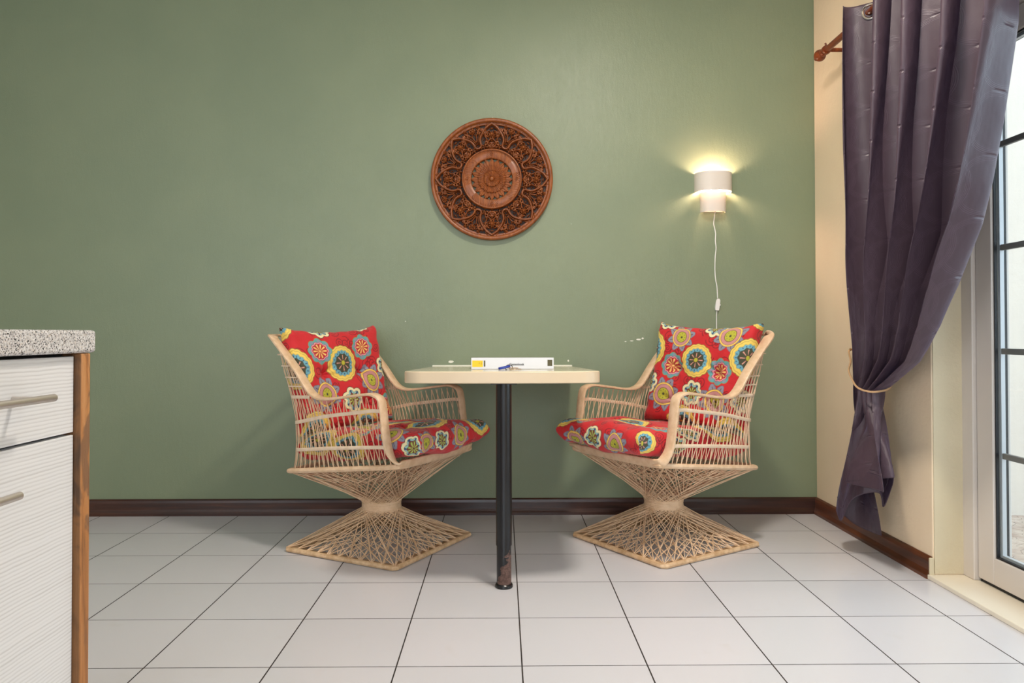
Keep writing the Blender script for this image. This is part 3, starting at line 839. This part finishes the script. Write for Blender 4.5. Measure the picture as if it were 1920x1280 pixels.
def text_mesh(txt, size, m, parent, loc, rot, name, sx=1.):
    cu = bpy.data.curves.new(name, 'FONT'); cu.body = txt; cu.size = size; cu.extrude = .0002; cu.align_x = 'CENTER'; cu.align_y = 'CENTER'
    cu.offset = .00012
    t = bpy.data.objects.new(name+'_tmp', cu); COL.objects.link(t)
    dg = bpy.context.evaluated_depsgraph_get(); dg.update()
    me = bpy.data.meshes.new_from_object(t.evaluated_get(dg)); bpy.data.objects.remove(t); bpy.data.curves.remove(cu)
    me.name = name; me.materials.clear(); me.materials.append(m)
    o = bpy.data.objects.new(name, me); COL.objects.link(o); o.parent = parent; o.location = loc; o.rotation_euler = rot; o.scale = (sx, 1, 1)
    return o
text_mesh('Gastenboek', .0125, M['ink'], bnd, (.016, -.0006, .0185), (PI/2, 0, 0), 'spine_title', .92)
tag(bnd, 'white ring binder lying flat on the table, reading Gastenboek on its spine', 'binder')

# keys in front of the binder
yk = 2.715
ks = thing('key_bunch', (.02, yk, tz(yk)+.001)); ks.rotation_euler = (-tilt, 0, 0)
g = G()
tagp = [(-.028, -.008), (-.010, -.012), (.012, -.009), (.016, -.003), (.012, .006), (-.008, .010), (-.028, .007), (-.033, 0)]
Mx = Matrix.Translation((-.004, 0, .006)) @ Matrix.Rotation(math.radians(-12), 4, 'Y')
fix(g.prism([(x*.92, y) for x, y in tagp], 0, .009, Mx).build('key_tag', M['blue'], ks, bevel=.0015))
g = G(); c0 = Vector((.004, 0, .008)); ax1 = Vector((1, .1, .15)).normalized(); ax2 = Vector((-.1, .6, .75)).normalized()
for rr_ in (.0135, .0122):
    g.tube([c0+ax1*math.cos(q)*rr_+ax2*math.sin(q)*rr_+Vector((0, (rr_-.013), 0)) for q in np.linspace(0, 2*PI, 28, endpoint=False)], .0008, 6, True)
g.build('key_ring', M['ink_metal'], ks)
def key(ang, base, m_):
    g = G()
    bow = [(.0085*math.cos(q), .0085*math.sin(q)) for q in np.linspace(.35, 2*PI-.35, 16)]
    blade = [(.012, .003), (.034, .003), (.037, .0), (.034, -.0018), (.031, -.0004), (.028, -.0028), (.025, -.001), (.022, -.003), (.018, -.001), (.012, -.003)]
    poly = blade[::-1][0:0]+bow+[]
    pts = bow[:]  # opening faces +x, continue with the blade
    pts = [p for p in bow]+[(.012, -.003)]+blade[::-1][1:-1]+[(.012, .003)]
    Mk = Matrix.Translation(base) @ Matrix.Rotation(ang, 4, 'Z')
    return fix(g.prism(pts, 0, .0022, Mk).build('key', m_, ks))
key(math.radians(-8), (.014, -.004, .001), M['brass'])
key(math.radians(14), (.012, .004, .0036), M['steel'])
key(math.radians(-30), (.006, -.006, .0062), M['brass'])
tag(ks, 'small bunch of keys with a blue plastic tag on the table before the white binder', 'keys')

# ------------------------------------------------------------------ carved wooden disc
def carved():
    Rr = .2955; cx, cz = -.0495, 1.6225
    NR, NA = 190, 960
    rad = np.concatenate([np.linspace(0.0, .94, NR-26), np.linspace(.945, 1.0, 26)]); ang = np.linspace(0, 2*PI, NA, endpoint=False)
    Rg, Ag = np.meshgrid(rad, ang, indexing='ij')
    sec = PI/4
    ph = (Ag+sec/2) % sec-sec/2                       # angle from the arch axis
    X = Rg*np.sin(ph); Y = Rg*np.cos(ph)              # axis up
    H = np.zeros_like(Rg)                             # 0 = pierced
    def bumpd(cx_, cy_, r0, hgt, pw=1.):
        d = np.hypot(X-cx_, Y-cy_); return hgt*np.clip(1-(d/r0)**2, 0, 1)**.5*pw
    def up(h): np.maximum(H, h, out=H)
    # scroll ground between bands
    Xa, Ya = Rg*np.sin(Ag), Rg*np.cos(Ag)
    def pol(r, a): return r*math.sin(math.radians(a)), r*math.cos(math.radians(a))
    def curve(pts, w, hgt, groove=True):
        P = [pol(r, a) for r, a in pts]
        P = [(p.x, p.y) for p in catmull([(x, y, 0) for x, y in P], 7)]
        D = np.full_like(X, 9.)
        for (x0, y0), (x1, y1) in zip(P[:-1], P[1:]):
            for sx in (1, -1):
                ax, bx = x0*sx, x1*sx
                dx, dy = bx-ax, y1-y0; l2 = dx*dx+dy*dy+1e-12
                t = np.clip(((X-ax)*dx+(Y-y0)*dy)/l2, 0, 1)
                np.minimum(D, np.hypot(X-ax-t*dx, Y-y0-t*dy), out=D)
        h = hgt*np.clip(1-(D/w)**2, 0, 1)**.5
        if groove: h -= .25*hgt*np.exp(-(D/(w*.22))**2)
        up(h)
    # fine foliage: small leaves and stems
    rs = np.random.default_rng(11)
    field = (Rg > .47) & (Rg < .95)
    for k in range(64):
        r_ = rs.uniform(.52, .93); a_ = rs.uniform(0, 22.5); c = pol(r_, a_); o = rs.uniform(0, PI); L = rs.uniform(.014, .030); Wd = L*rs.uniform(.3, .45)
        for sx in (1, -1):
            dx = (X-c[0]*sx); dy = Y-c[1]; co, si = math.cos(o*sx), math.sin(o*sx)
            e = ((dx*co+dy*si)/L)**2+((-dx*si+dy*co)/Wd)**2
            h = .55*np.clip(1-e, 0, 1)**.5; h -= .12*np.exp(-((-dx*si+dy*co)/(Wd*.2))**2)*(e < 1)
            up(h)
    for k in range(14):
        a_ = rs.uniform(0, 22.5); r_ = rs.uniform(.54, .92); rad_ = rs.uniform(.016, .030); c = pol(r_, a_)
        for sx in (1, -1):
            d = np.hypot(X-c[0]*sx, Y-c[1]); up(.5*np.clip(1-((d-rad_)/.008)**2, 0, 1)**.5)
    # arch band and loops
    curve([(.915, 0), (.855, 5.8), (.79, 10.3), (.73, 14.0), (.68, 16.4), (.63, 17.3), (.588, 17.3), (.556, 18.7), (.540, 22.5)], .020, .92)
    curve([(.66, 22.5), (.70, 20.8), (.76, 19.6), (.79, 17), (.86, 13)], .009, .6, False)
    curve([(.64, 20.6), (.70, 18.7), (.76, 15.6), (.83, 11)], .008, .55, False)
    # flowers
    def flower(r_, a_, R0, pet, hgt):
        c = pol(r_, a_)
        for sx in ((1, -1) if a_ else (1,)):
            dx, dy = X-c[0]*sx, Y-c[1]; d = np.hypot(dx, dy); th = np.arctan2(dy, dx)
            rr = R0*(.78+.22*np.cos(th*pet)); h = hgt*np.clip(1-(d/rr)**4, 0, 1)*(.72+.22*np.abs(np.cos(th*pet/2)))
            h = np.where(d < R0*.42, hgt*1.05*np.clip(1-(d/(R0*.42))**2, 0, 1)**.5+.1, h)
            h = np.where(np.abs(d-R0*.45) < R0*.06, .35, h)
            up(h)
    flower(.735, 0, .078, 9, .8); flower(.838, 22.5, .054, 8, .78); flower(.888, 15, .034, 7, .72)
    flower(.60, 5.2, .024, 5, .75); flower(.655, 7.5, .026, 5, .7); flower(.545, 0, .026, 6, .7); flower(.535, 9.5, .022, 5, .7); flower(.64, 0, .022, 5, .65)
    curve([(.66, 1.5), (.63, 5), (.59, 7), (.55, 4), (.54, 0)], .011, .6, False)
    curve([(.80, 3), (.78, 6.5), (.72, 8.5), (.66, 7)], .010, .6, False)
    # structural rings
    up(np.where((Rg > .935), .62+.32*np.clip(1-((Rg-.968)/.034)**2, 0, 1)**.5, 0))
    up(np.where((Rg > .905) & (Rg <= .94), .34, 0))
    up(np.where((Rg > .462) & (Rg < .492), .80+.2*np.clip(1-((Rg-.477)/.015)**2, 0, 1)**.5, 0))
    rib = .03*np.sin(Ag*90+Rg*130)*((np.sin(Ag*4+.4) > -.6))
    up(np.where((Rg >= .338) & (Rg <= .463), .62+.16*np.clip(1-((Rg-.40)/.075)**2, 0, 1)+rib, 0))
    for k in range(4):
        a = k*PI/2; d = np.hypot(Xa-.405*math.sin(a), Ya-.405*math.cos(a)); up(np.where(d < .03, .8+.12*np.cos(d*300), 0))
    # central layered flower
    sp = np.abs(np.cos(Ag*10)); edge = .285+.05*sp**1.5
    cen = Rg < edge
    H[(Rg < .338)] = 0
    up(np.where(cen, .40+.16*(1-Rg/.33)+.07*np.cos(Ag*40)*(Rg/.3), 0))
    edge2 = .215+.018*np.abs(np.cos(Ag*11)); up(np.where(Rg < edge2, .52+.16*(Rg/.2)+.06*np.cos(Ag*44), 0))
    edge3 = .125+.008*np.abs(np.cos(Ag*9)); H[Rg < edge3*1.0] = (.62+.22*(Rg/.125)+.05*np.cos(Ag*27))[Rg < edge3]
    H[(np.abs(Rg-edge3) < .008)] *= .8
    H[(np.abs(Rg-edge2) < .006)] *= .85
    b = Rg < .035; H[b] = (.80+.25*np.clip(1-(Rg/.035)**2, 0, 1)**.5)[b]
    depth = .033
    Zf = H*depth
    yfront = YW-.006
    xs = cx+Xa*Rr; zs = cz+Ya*Rr; ys = yfront-Zf
    idx = np.arange(NR*NA).reshape(NR, NA)
    Hn = H
    nx = np.roll(np.arange(NA), -1)
    q = np.stack([idx[:-1], idx[1:], idx[1:][:, nx], idx[:-1][:, nx]], -1)
    hm = np.maximum(np.maximum(Hn[:-1], Hn[1:]), np.maximum(Hn[:-1][:, nx], Hn[1:][:, nx]))
    keep = hm > .08
    F = q[keep]
    # outer wall of the rim back to the wall side
    extra_v = [(cx+Rr*1.0*math.sin(a), YW-.002, cz+Rr*math.cos(a)) for a in ang]
    V = np.stack([xs.ravel(), ys.ravel(), zs.ravel()], -1)
    o0 = len(V); V = np.concatenate([V, np.array(extra_v)])
    W = np.stack([idx[-1], o0+np.arange(NA), o0+nx, idx[-1][nx]], -1)
    F = np.concatenate([F, W])
    V[:, 0] -= cx; V[:, 2] -= cz; V[:, 1] -= YW
    me = bpy.data.meshes.new('carved_wall_disc')
    me.vertices.add(len(V)); me.vertices.foreach_set('co', V.ravel())
    me.loops.add(len(F)*4); me.loops.foreach_set('vertex_index', F.ravel().astype(np.int32))
    me.polygons.add(len(F)); me.polygons.foreach_set('loop_start', np.arange(0, len(F)*4, 4, dtype=np.int32))
    me.polygons.foreach_set('use_smooth', np.ones(len(F), bool)); me.update(calc_edges=True); me.validate()
    me.materials.append(M['carved'])
    root = thing('carved_wall_disc', (cx, YW, cz))
    bk = G(); n_ = 96; vs = []  # added dark ring standing in for the shade inside the pierced holes
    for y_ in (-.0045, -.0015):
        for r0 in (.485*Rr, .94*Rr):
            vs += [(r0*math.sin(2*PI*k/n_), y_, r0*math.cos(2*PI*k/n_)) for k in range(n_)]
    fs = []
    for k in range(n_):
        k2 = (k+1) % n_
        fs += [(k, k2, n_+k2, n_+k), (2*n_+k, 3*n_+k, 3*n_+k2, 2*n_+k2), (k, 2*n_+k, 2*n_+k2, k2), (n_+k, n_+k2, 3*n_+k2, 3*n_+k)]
    bk.add(vs, fs); fix(bk.build('hole_shade_ring', M['hole_shade'], root))
    o = bpy.data.objects.new('carving', me); COL.objects.link(o); o.parent = root
    g = G().tube([(.004, -.006, .300), (.004, -.030, .297), (.005, -.031, .285), (.008, -.020, .278)], .0014, 6)
    g.build('hanging_hook', M['steel'], root)
    tag(root, 'round pierced wood carving with lotus centre hanging on the green wall', 'wall decoration')
carved()

# ------------------------------------------------------------------ wall lamp
lx = 1.0285
lamp = thing('wall_lamp', (lx, YW, 1.56))
def half_shell(rx_, ry_, z0, z1, th, name, m, parent, lab=None):
    g = G(); n = 40; vs = []
    for (a_, b_, z) in ((rx_, ry_, z0), (rx_, ry_, z1), (rx_-th, ry_-th, z1), (rx_-th, ry_-th, z0)):
        for k in range(n+1):
            q = PI*k/n
            c, s_ = math.cos(q), math.sin(q); e = 2/2.35
            vs.append((a_*math.copysign(abs(c)**e, c), -b_*abs(s_)**e, z))
    m_ = n+1; fs = []
    for r in range(4):
        for k in range(n):
            a = r*m_+k; b = ((r+1) % 4)*m_+k; fs.append((a, a+1, b+1, b))
    fs += [(0, m_, 2*m_, 3*m_), (n, 3*m_+n, 2*m_+n, m_+n)]
    g.add(vs, fs); return fix(g.build(name, m, parent))
half_shell(.0895, .082, .001, .092, .0016, 'lamp_shade', M['lampw'], lamp)
half_shell(.0615, .060, -.098, -.002, .0016, 'lamp_shade', M['lampw'], lamp)
G().box(-.048, .048, -.006, -.0, -.095, .088).build('back_plate', M['lampw'], lamp, bevel=.002)
g = G().box(-.088, .088, -.0035, -.0005, .006, .016); g.build('shade_bracket', M['lampw'], lamp, smooth=False)
g = G().lathe([(.013, -.03), (.013, .016)], o=(0, -.038, 0), n=20); g.lathe([(.006, -.03), (.006, -.026)], o=(0, -.02, 0), n=12); g.box(-.006, .006, -.038, -.004, -.03, -.022)
g.build('bulb_socket', M['white_pl'], lamp)
mb = bpy.data.materials.new('lit_bulb'); mb.use_nodes = True
bb = mb.node_tree.nodes['Principled BSDF']; bb.inputs['Emission Color'].default_value = (1, .67, .50, 1); bb.inputs['Emission Strength'].default_value = 300.; bb.inputs['Base Color'].default_value = (1, .95, .85, 1)
g = G().lathe([(.010, .016), (.013, .022), (.020, .038), (.0215, .048), (.018, .060), (.010, .068), (.001, .071)], o=(0, -.038, 0), n=24); bulb = g.build('bulb', mb, lamp)
cord = [(.0, -.050, -.097), (.0165-.012, -.012, -.103), (.004, -.006, -.12), (.001, -.004, -.150), (.006, -.004, -.175), (.010, -.004, -.2), (.009, -.004, -.235), (.012, -.004, -.27), (.008, -.004, -.31), (.006, -.004, -.36), (.007, -.004, -.40), (.010, -.004, -.43), (.0155, -.004, -.46), (.018, -.006, -.515)]
cord = [(x+.003, y, z) for x, y, z in cord]
G().tube(catmull(cord, 6), .0024, 8).build('power_cord', M['white_pl'], lamp)
sw = thing('x'); bpy.data.objects.remove(sw)
g = G().prism([(-.009, -.030), (.009, -.030), (.0105, -.01), (.0105, .02), (.006, .028), (-.004, .028), (-.0085, .018), (-.011, -.012)], 0, .014, Matrix.Translation((.0195, -.002, -.545)) @ Matrix.Rotation(PI/2, 4, 'X') @ Matrix.Rotation(math.radians(-6), 4, 'Z'))
swo = fix(g.build('cord_switch', M['white_pl'], lamp, bevel=.002))
g = G().lathe([(.004, 0), (.004, .004), (.002, .005)], axis=(1, 0, 0), o=(.0295, -.009, -.548), n=12); g.build('switch_knob', M['white_pl'], swo)
cord2 = [(.017, -.006, -.573), (.0155, -.004, -.60), (.015, -.004, -.66), (.014, -.004, -.74), (.015, -.004, -.85), (.015, -.006, -.88)]
G().tube(catmull(cord2, 5), .0024, 8).build('power_cord', M['white_pl'], lamp)
g = G().lathe([(.018, 0), (.018, .022), (.010, .034)], axis=(0, -1, 0), o=(.015, 0, -.895), n=20); g.build('plug', M['white_pl'], lamp)
tag(lamp, 'lit white two-tier sconce with a dangling cord on the green wall', 'lamp')

# bare spots in the paint just above the tabletop
def spot(x, z, a, b, seed, name='paint_chip'):
    r = np.random.default_rng(seed); pts = []
    for k in range(18):
        q = 2*PI*k/18; f = 1+r.uniform(-.18, .18); pts.append((x+a*f*math.cos(q), z+b*f*math.sin(q)))
    g = G(); nn = 18; vs = [(px, YW-.0006, pz) for px, pz in pts]+[(px, YW+.001, pz) for px, pz in pts]
    g.add(vs, [tuple(range(nn)), tuple(range(nn, 2*nn))[::-1]]+[(k, nn+k, nn+(k+1) % nn, (k+1) % nn) for k in range(nn)])
    return g
def chips(name, lst): 
    g = G()
    for a in lst:
        s_ = spot(*a); g.add(s_.v, s_.f)
    o = struct(fix(g.build(name, M['caulk'], smooth=False))); return o
chips('trim_4', [(-.249, .738, .013, .006, 1), (.321, .742, .004, .005, 2), (.664, .845, .012, .004, 3), (.63, .838, .008, .0022, 4), (.60, .835, .005, .0016, 5), (.684, .85, .006, .004, 6), (-.47, .934, .002, .002, 7)])

# ------------------------------------------------------------------ kitchen unit on the left
CY = 1.35
cab = thing('base_cabinet', (-1.05, CY, 0)); CO = (-1.05, CY, 0)
rel(G().box(-1.36, -.795, -.30, CY-.002, .10, .836).box(-1.33, -.83, -.30, CY-.002, 0, .10), CO).build('carcass', M['dark'], cab, smooth=False)
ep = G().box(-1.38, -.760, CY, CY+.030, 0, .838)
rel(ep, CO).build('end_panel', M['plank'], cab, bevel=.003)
yedge = .752
for k, (y1, y0) in enumerate(((CY-.002, yedge+.002), (yedge-.002, .15), (.146, -.30))):
    dr = rel(G().box(-.793, -.773, y0, y1, .6965, .8325), CO).build('drawer_front', M['front'], cab, bevel=.0012)
    do = rel(G().box(-.793, -.773, y0, y1, .105, .6915), CO).build('door_front', M['front'], cab, bevel=.0012)
    for par, yy1, zz in ((dr, y1-.135, .7695), (do, y1-.219, .6295)):
        yy0 = max(y0+.05, yy1-.32)
        if yy1-yy0 < .12: continue
        g = G().tube([(-.727, yy0, zz), (-.727, yy1, zz)], .0063, 16)
        for yp in (yy0+.04, yy1-.032): g.tube([(-.727, yp, zz), (-.774, yp, zz)], .0045, 12)
        rel(g, CO).build('bar_handle', M['steel'], par)
tag(cab, 'white wood-grain kitchen base unit with steel bar handles and a rough plank end panel', 'cabinet')
wt = G().box(-1.40, -.757, -.32, CY+.043, .8385, .880).build('worktop', M['granite'], bevel=.006, seg=3)
tag(wt, 'grey speckled granite worktop on the white kitchen base unit', 'worktop')

# ------------------------------------------------------------------ curtain, rod, rope
XROD = 1.425; ZROD = 2.118
rod = thing('curtain_rod', (XROD, 3.25, ZROD)); RO = (XROD, 3.25, ZROD)
rel(G().tube([(XROD, .6, ZROD), (XROD, 3.262, ZROD)], .0135, 20), RO).build('rod_pole', M['rod'], rod)
fin = [(.0155, -.012), (.0175, -.006), (.0175, .004), (.014, .010), (.019, .016), (.024, .024), (.0265, .034), (.0255, .042), (.020, .052), (.013, .060), (.011, .064), (.013, .068), (.011, .074), (.004, .079)]
for y, s_ in ((3.262, 1), (.6, -1)):
    rel(G().lathe(fin, axis=(0, s_, 0), o=(XROD, y, ZROD), n=28), RO).build('finial', M['rod'], rod)
for y in (3.232, .7):
    g = G().lathe([(.0185, -.009), (.020, -.005), (.020, .005), (.0185, .009)], axis=(0, 1, 0), o=(XROD, y, ZROD), n=24)
    g.tube([(XROD+.015, y, ZROD), (XR+.0, y, ZROD)], .009, 12)
    g.lathe([(.026, 0), (.026, .006), (.016, .012)], axis=(-1, 0, 0), o=(XR, y, ZROD), n=20)
    g.tube([(XROD, y, ZROD+.018), (XROD-.004, y, ZROD+.030)], .004, 8)
    rel(g, RO).build('rod_bracket', M['rod'], rod)
tag(rod, 'reddish brown wooden curtain rod with turned finial above the door', 'curtain rod')

def curtain():
    NU, NV = 300, 240
    us = np.linspace(0, 1, NU)
    zt = 2.152
    # right and left edges (depth) by height, measured at the room-side crests
    zr = np.array([2.2, 1.77, 1.64, 1.51, 1.327, 1.196, 1.027, .899, .83, .775, .70, .655]); yr = np.array([2.00, 2.045, 2.085, 2.125, 2.185, 2.24, 2.31, 2.39, 2.455, 2.52, 2.69, 2.80])
    zl = np.array([2.2, 1.6, 1.28, 1.0, .82, .655]); yl = np.array([2.865, 2.90, 2.905, 2.91, 2.92, 2.945])
    ZT = .650
    period = 4.0
    # cross-section at the tie and hem as closed-form polylines
    hem = [(1.468, 2.87, .09), (1.462, 2.96, .085), (1.43, 3.02, .10), (1.37, 3.03, .15), (1.345, 2.985, .152), (1.338, 2.93, .135), (1.342, 2.86, .225), (1.36, 2.80, .265), (1.42, 2.79, .27), (1.455, 2.83, .21), (1.45, 2.76, .30), (1.425, 2.70, .345), (1.395, 2.655, .355), (1.345, 2.74, .33), (1.32, 2.84, .305), (1.325, 2.80, .302), (1.345, 2.66, .31), (1.35, 2.625, .31)]
    hp = catmull(hem, 12); hs = np.linspace(0, 1, len(hp)); HX = np.interp(us, hs, [p[0] for p in hp]); HY = np.interp(us, hs, [p[1] for p in hp]); HZ = np.interp(us, hs, [p[2] for p in hp])
    rows = []
    for j in range(NV):
        v = j/(NV-1)
        rows.append(v)
    P = np.zeros((NV, NU, 3)); UV = np.zeros((NV, NU, 2))
    nv1 = int(NV*.74)
    def upper(z):
        y0 = np.interp(z, zl[::-1], yl[::-1]); y1 = np.interp(z, zr[::-1], yr[::-1])
        ph = us*period*2*PI
        k = np.clip((z-.655)/(1.2-.655), 0, 1)
        amp = .030+.042*smoothstep(0, 1, k)
        xc = 1.415+.012*(1-k)
        x = xc-amp*np.cos(ph)+.006*np.sin(ph*.5+z*2.1)*k
        y = y0+(y1-y0)*us+(.045*np.sin(ph))*(.35+.65*k)
        # soft irregularity of the folds
        y = y+.010*np.sin(ph*2+z*3)*k
        x = x+.005*np.sin(ph*3+z*5+1)*(.4+.6*k)
        # belly of the swept part
        x = x-.028*np.sin(np.clip((z-.66)/.55, 0, 1)*PI)*us**2
        return x, y
    for j in range(NV):
        if j < nv1:
            t = j/(nv1-1); z = zt+(ZT-zt)*t
            x, y = upper(z)
            zz = np.full(NU, z)
            # near the tie the right part hangs in a swag: lower the crests a little
            P[j] = np.stack([x, y, zz], -1)
        else:
            t = (j-nv1+1)/(NV-nv1)
            x0, y0 = upper(ZT)
            w = smoothstep(0, 1, np.full(NU, t))*.8+.2*t*t
            zz = ZT+(HZ-ZT)*t
            x = x0*(1-w)+HX*w; y = y0*(1-w)+HY*w
            x += .006*np.sin(us*40+t*4)*np.sin(PI*t)
            P[j] = np.stack([x, y, zz], -1)
        UV[j, :, 0] = us*1.55
        UV[j, :, 1] = (P[j, :, 2] if j < nv1 else ZT-(j-nv1+1)/(NV-nv1)*.58)
    # pinch by the rope
    rope_c = None
    for j in range(NV):
        z = P[j, :, 2]
        k = np.exp(-((z-.652)/.06)**2)
        cx_, cy_ = 1.425, 2.845
        P[j, :, 0] += (cx_-P[j, :, 0])*.1*k
    idx = np.arange(NU*NV).reshape(NV, NU)
    F = np.stack([idx[:-1, :-1], idx[1:, :-1], idx[1:, 1:], idx[:-1, 1:]], -1).reshape(-1, 4)
    me = bpy.data.meshes.new('cloth')
    me.vertices.add(NU*NV); me.vertices.foreach_set('co', (P.reshape(-1, 3)-np.array([1.42, 2.5, 0])).ravel())
    me.loops.add(len(F)*4); me.loops.foreach_set('vertex_index', F.ravel().astype(np.int32))
    me.polygons.add(len(F)); me.polygons.foreach_set('loop_start', np.arange(0, len(F)*4, 4, dtype=np.int32))
    me.polygons.foreach_set('use_smooth', np.ones(len(F), bool)); me.update(calc_edges=True)
    uvl = me.uv_layers.new(name='UVMap'); uvl.data.foreach_set('uv', UV.reshape(-1, 2)[F.ravel()].ravel())
    me.materials.append(M['curtain'])
    root = thing('curtain', (1.42, 2.5, 0))
    o = bpy.data.objects.new('cloth', me); COL.objects.link(o); o.parent = root
    sm = o.modifiers.new('thickness', 'SOLIDIFY'); sm.thickness = .0016
    # stitched hem line
    seam = []
    for i in range(NU):
        col_ = P[:, i]; dz = np.abs(col_[:, 2]-(col_[-1, 2]+.052)); j = int(np.argmin(dz[nv1:]))+nv1
        t0 = P[j, min(i+1, NU-1)]-P[j, max(i-1, 0)]; nn_ = np.array([-t0[1], t0[0], 0]); nn_ /= (np.linalg.norm(nn_)+1e-9)
        seam.append(tuple(P[j, i]-np.array([1.42, 2.5, 0])))
    G().tube(seam, .0017, 5).build('hem_seam', M['curtain'], root)
    # eyelets where the cloth crosses the rod
    for k in range(8):
        u = (k+.5)/2/period
        j = int((zt-ZROD)/(zt-ZT)*(nv1-1)); lo_, hi_ = int((u-.05)*(NU-1)), int((u+.05)*(NU-1))
        i = lo_+int(np.argmin(np.abs(P[j, lo_:hi_, 0]-XROD)))
        p = P[j, i]; tx = P[j, min(NU-1, i+2)]-P[j, max(0, i-2)]; tx = Vector((tx[0], tx[1], 0)).normalized(); nrm = Vector((-tx.y, tx.x, 0))
        g = G(); c = Vector((XROD-1.42, p[1]-2.5, ZROD))
        for off in (.003, -.003):
            g.tube([c+nrm*off+tx*math.cos(q)*.026+Vector((0, 0, 1))*math.sin(q)*.026 for q in np.linspace(0, 2*PI, 32, endpoint=False)], .0052, 8, True, sq=.6)
        g.build('eyelet', M['chrome'], root)
    tag(root, 'purple grey satin curtain with woven circles, gathered by a cord beside the glass door', 'curtain')
    return P
PC = curtain()
# rope tie-back with twisted strands
g = G()
ctrl = [(1.521, 3.215, .805), (1.495, 3.19, .795), (1.455, 3.09, .757), (1.405, 3.0, .722), (1.377, 2.91, .690), (1.364, 2.845, .667), (1.370, 2.79, .656), (1.398, 2.762, .655), (1.45, 2.77, .668), (1.487, 2.85, .70), (1.502, 3.0, .75), (1.519, 3.2, .800)]
cp = catmull(ctrl, 26)
for st in range(3):
    pl_ = []
    d = 0
    for i, p in enumerate(cp):
        t = (cp[min(i+1, len(cp)-1)]-cp[max(i-1, 0)]).normalized(); u = Vector((0, 0, 1)); u = (u-t*u.dot(t)).normalized(); w = t.cross(u)
        if i: d += (p-cp[i-1]).length
        q = d/.016*2*PI+st*2*PI/3
        pl_.append(p+u*math.cos(q)*.0019+w*math.sin(q)*.0019)
    dense = catmull(pl_, 2)
    g.tube(dense, .0022, 6)
ro = thing('curtain_tieback', (1.52, 3.205, .803))
rel(g, (1.52, 3.205, .803)).build('rope', M['rope'], ro)
g = G().lathe([(.012, 0), (.012, .003), (.004, .005), (.004, .018), (.007, .021), (.003, .025)], axis=(-1, 0, 0), o=(XR-1.52, 0, 0), n=16)
g.build('wall_hook', M['brass'], ro)
tag(ro, 'twisted beige cord tieback looped round the purple curtain', 'tieback')

# ------------------------------------------------------------------ ceiling lamp of the room (behind the camera)
def ceil_lamp(x, y, power, name):
    r = thing('ceiling_lamp', (x, y, ZC))
    G().lathe([(.17, 0), (.17, .02), (.15, .03)], axis=(0, 0, -1), o=(0, 0, 0), n=32).build('lamp_base', M['white_pl'], r)
    L = bpy.data.lights.new(name, 'AREA'); L.shape = 'DISK'; L.size = .3; L.energy = power; L.color = (1, .91, .80)
    lo = bpy.data.objects.new('lamp_light', L); COL.objects.link(lo); lo.location = (0, 0, -.04); lo.parent = r
    tag(r, 'round white ceiling lamp, lit warm', 'lamp')
    return r
def area(name, loc, rot, sx, sy, e, c):
    L = bpy.data.lights.new(name, 'AREA'); L.shape = 'RECTANGLE'; L.size = sx; L.size_y = sy; L.energy = e; L.color = c
    o = bpy.data.objects.new(name, L); COL.objects.link(o); o.location = loc; o.rotation_euler = rot; return o
# added fill lamps, unseen behind the camera and at left; sky portal at door
area('fill_front', (-.5, YB+.02, 1.42), (PI/2, 0, 0), 2.6, 1.6, 20, (.86, .93, 1.))
area('fill_left', (XL+.02, -1.3, 1.47), (0, -PI/2, 0), 1.2, 1.7, 20, (.90, .94, 1))
pL = area('daylight_door', (XF+.20, (DY0+YREV)/2, 1.05), (0, PI/2, 0), 1.95, 1.78, 1, (1, 1, 1)); pL.data.cycles.is_portal = True
ceil_lamp(.50, 1.9, 31, 'ceiling_light')
W = bpy.data.worlds.new('sky'); S.world = W; W.use_nodes = True
bg = W.node_tree.nodes['Background']; bg.inputs[0].default_value = (.76, .88, 1, 1); bg.inputs[1].default_value = 2.6

# ------------------------------------------------------------------ camera
cam = bpy.data.cameras.new('camera'); co = bpy.data.objects.new('camera', cam); COL.objects.link(co); S.camera = co
cam.sensor_width = 36; cam.sensor_fit = 'HORIZONTAL'; cam.lens = 1392.2/1920*36
cam.shift_x = (960-955.17)/1920; cam.shift_y = -(640-606.8)/1920
p_, y_, r_ = math.radians(.794), math.radians(.556), math.radians(-.068)
fwd = Vector((math.sin(y_)*math.cos(p_), math.cos(y_)*math.cos(p_), math.sin(p_)))
R0 = Vector((math.cos(y_), -math.sin(y_), 0)); U0 = R0.cross(fwd)
Rv = R0*math.cos(r_)+U0*math.sin(r_); Uv = -R0*math.sin(r_)+U0*math.cos(r_)
B = Matrix((Rv, Uv, -fwd)).transposed().to_4x4(); B.translation = (0, 0, .8718); co.matrix_world = B
cam.clip_start = .05
# ------------------------------------------------------------------ look
S.view_settings.view_transform = 'Standard'; S.view_settings.look = 'None'; S.view_settings.gamma = 1; S.view_settings.exposure = .45
S.view_settings.use_curve_mapping = False
S.cycles.use_denoising = True
S.cycles.max_bounces = 8; S.cycles.diffuse_bounces = 4; S.cycles.glossy_bounces = 3; S.cycles.transparent_max_bounces = 16
S.cycles.caustics_reflective = False; S.cycles.caustics_refractive = False
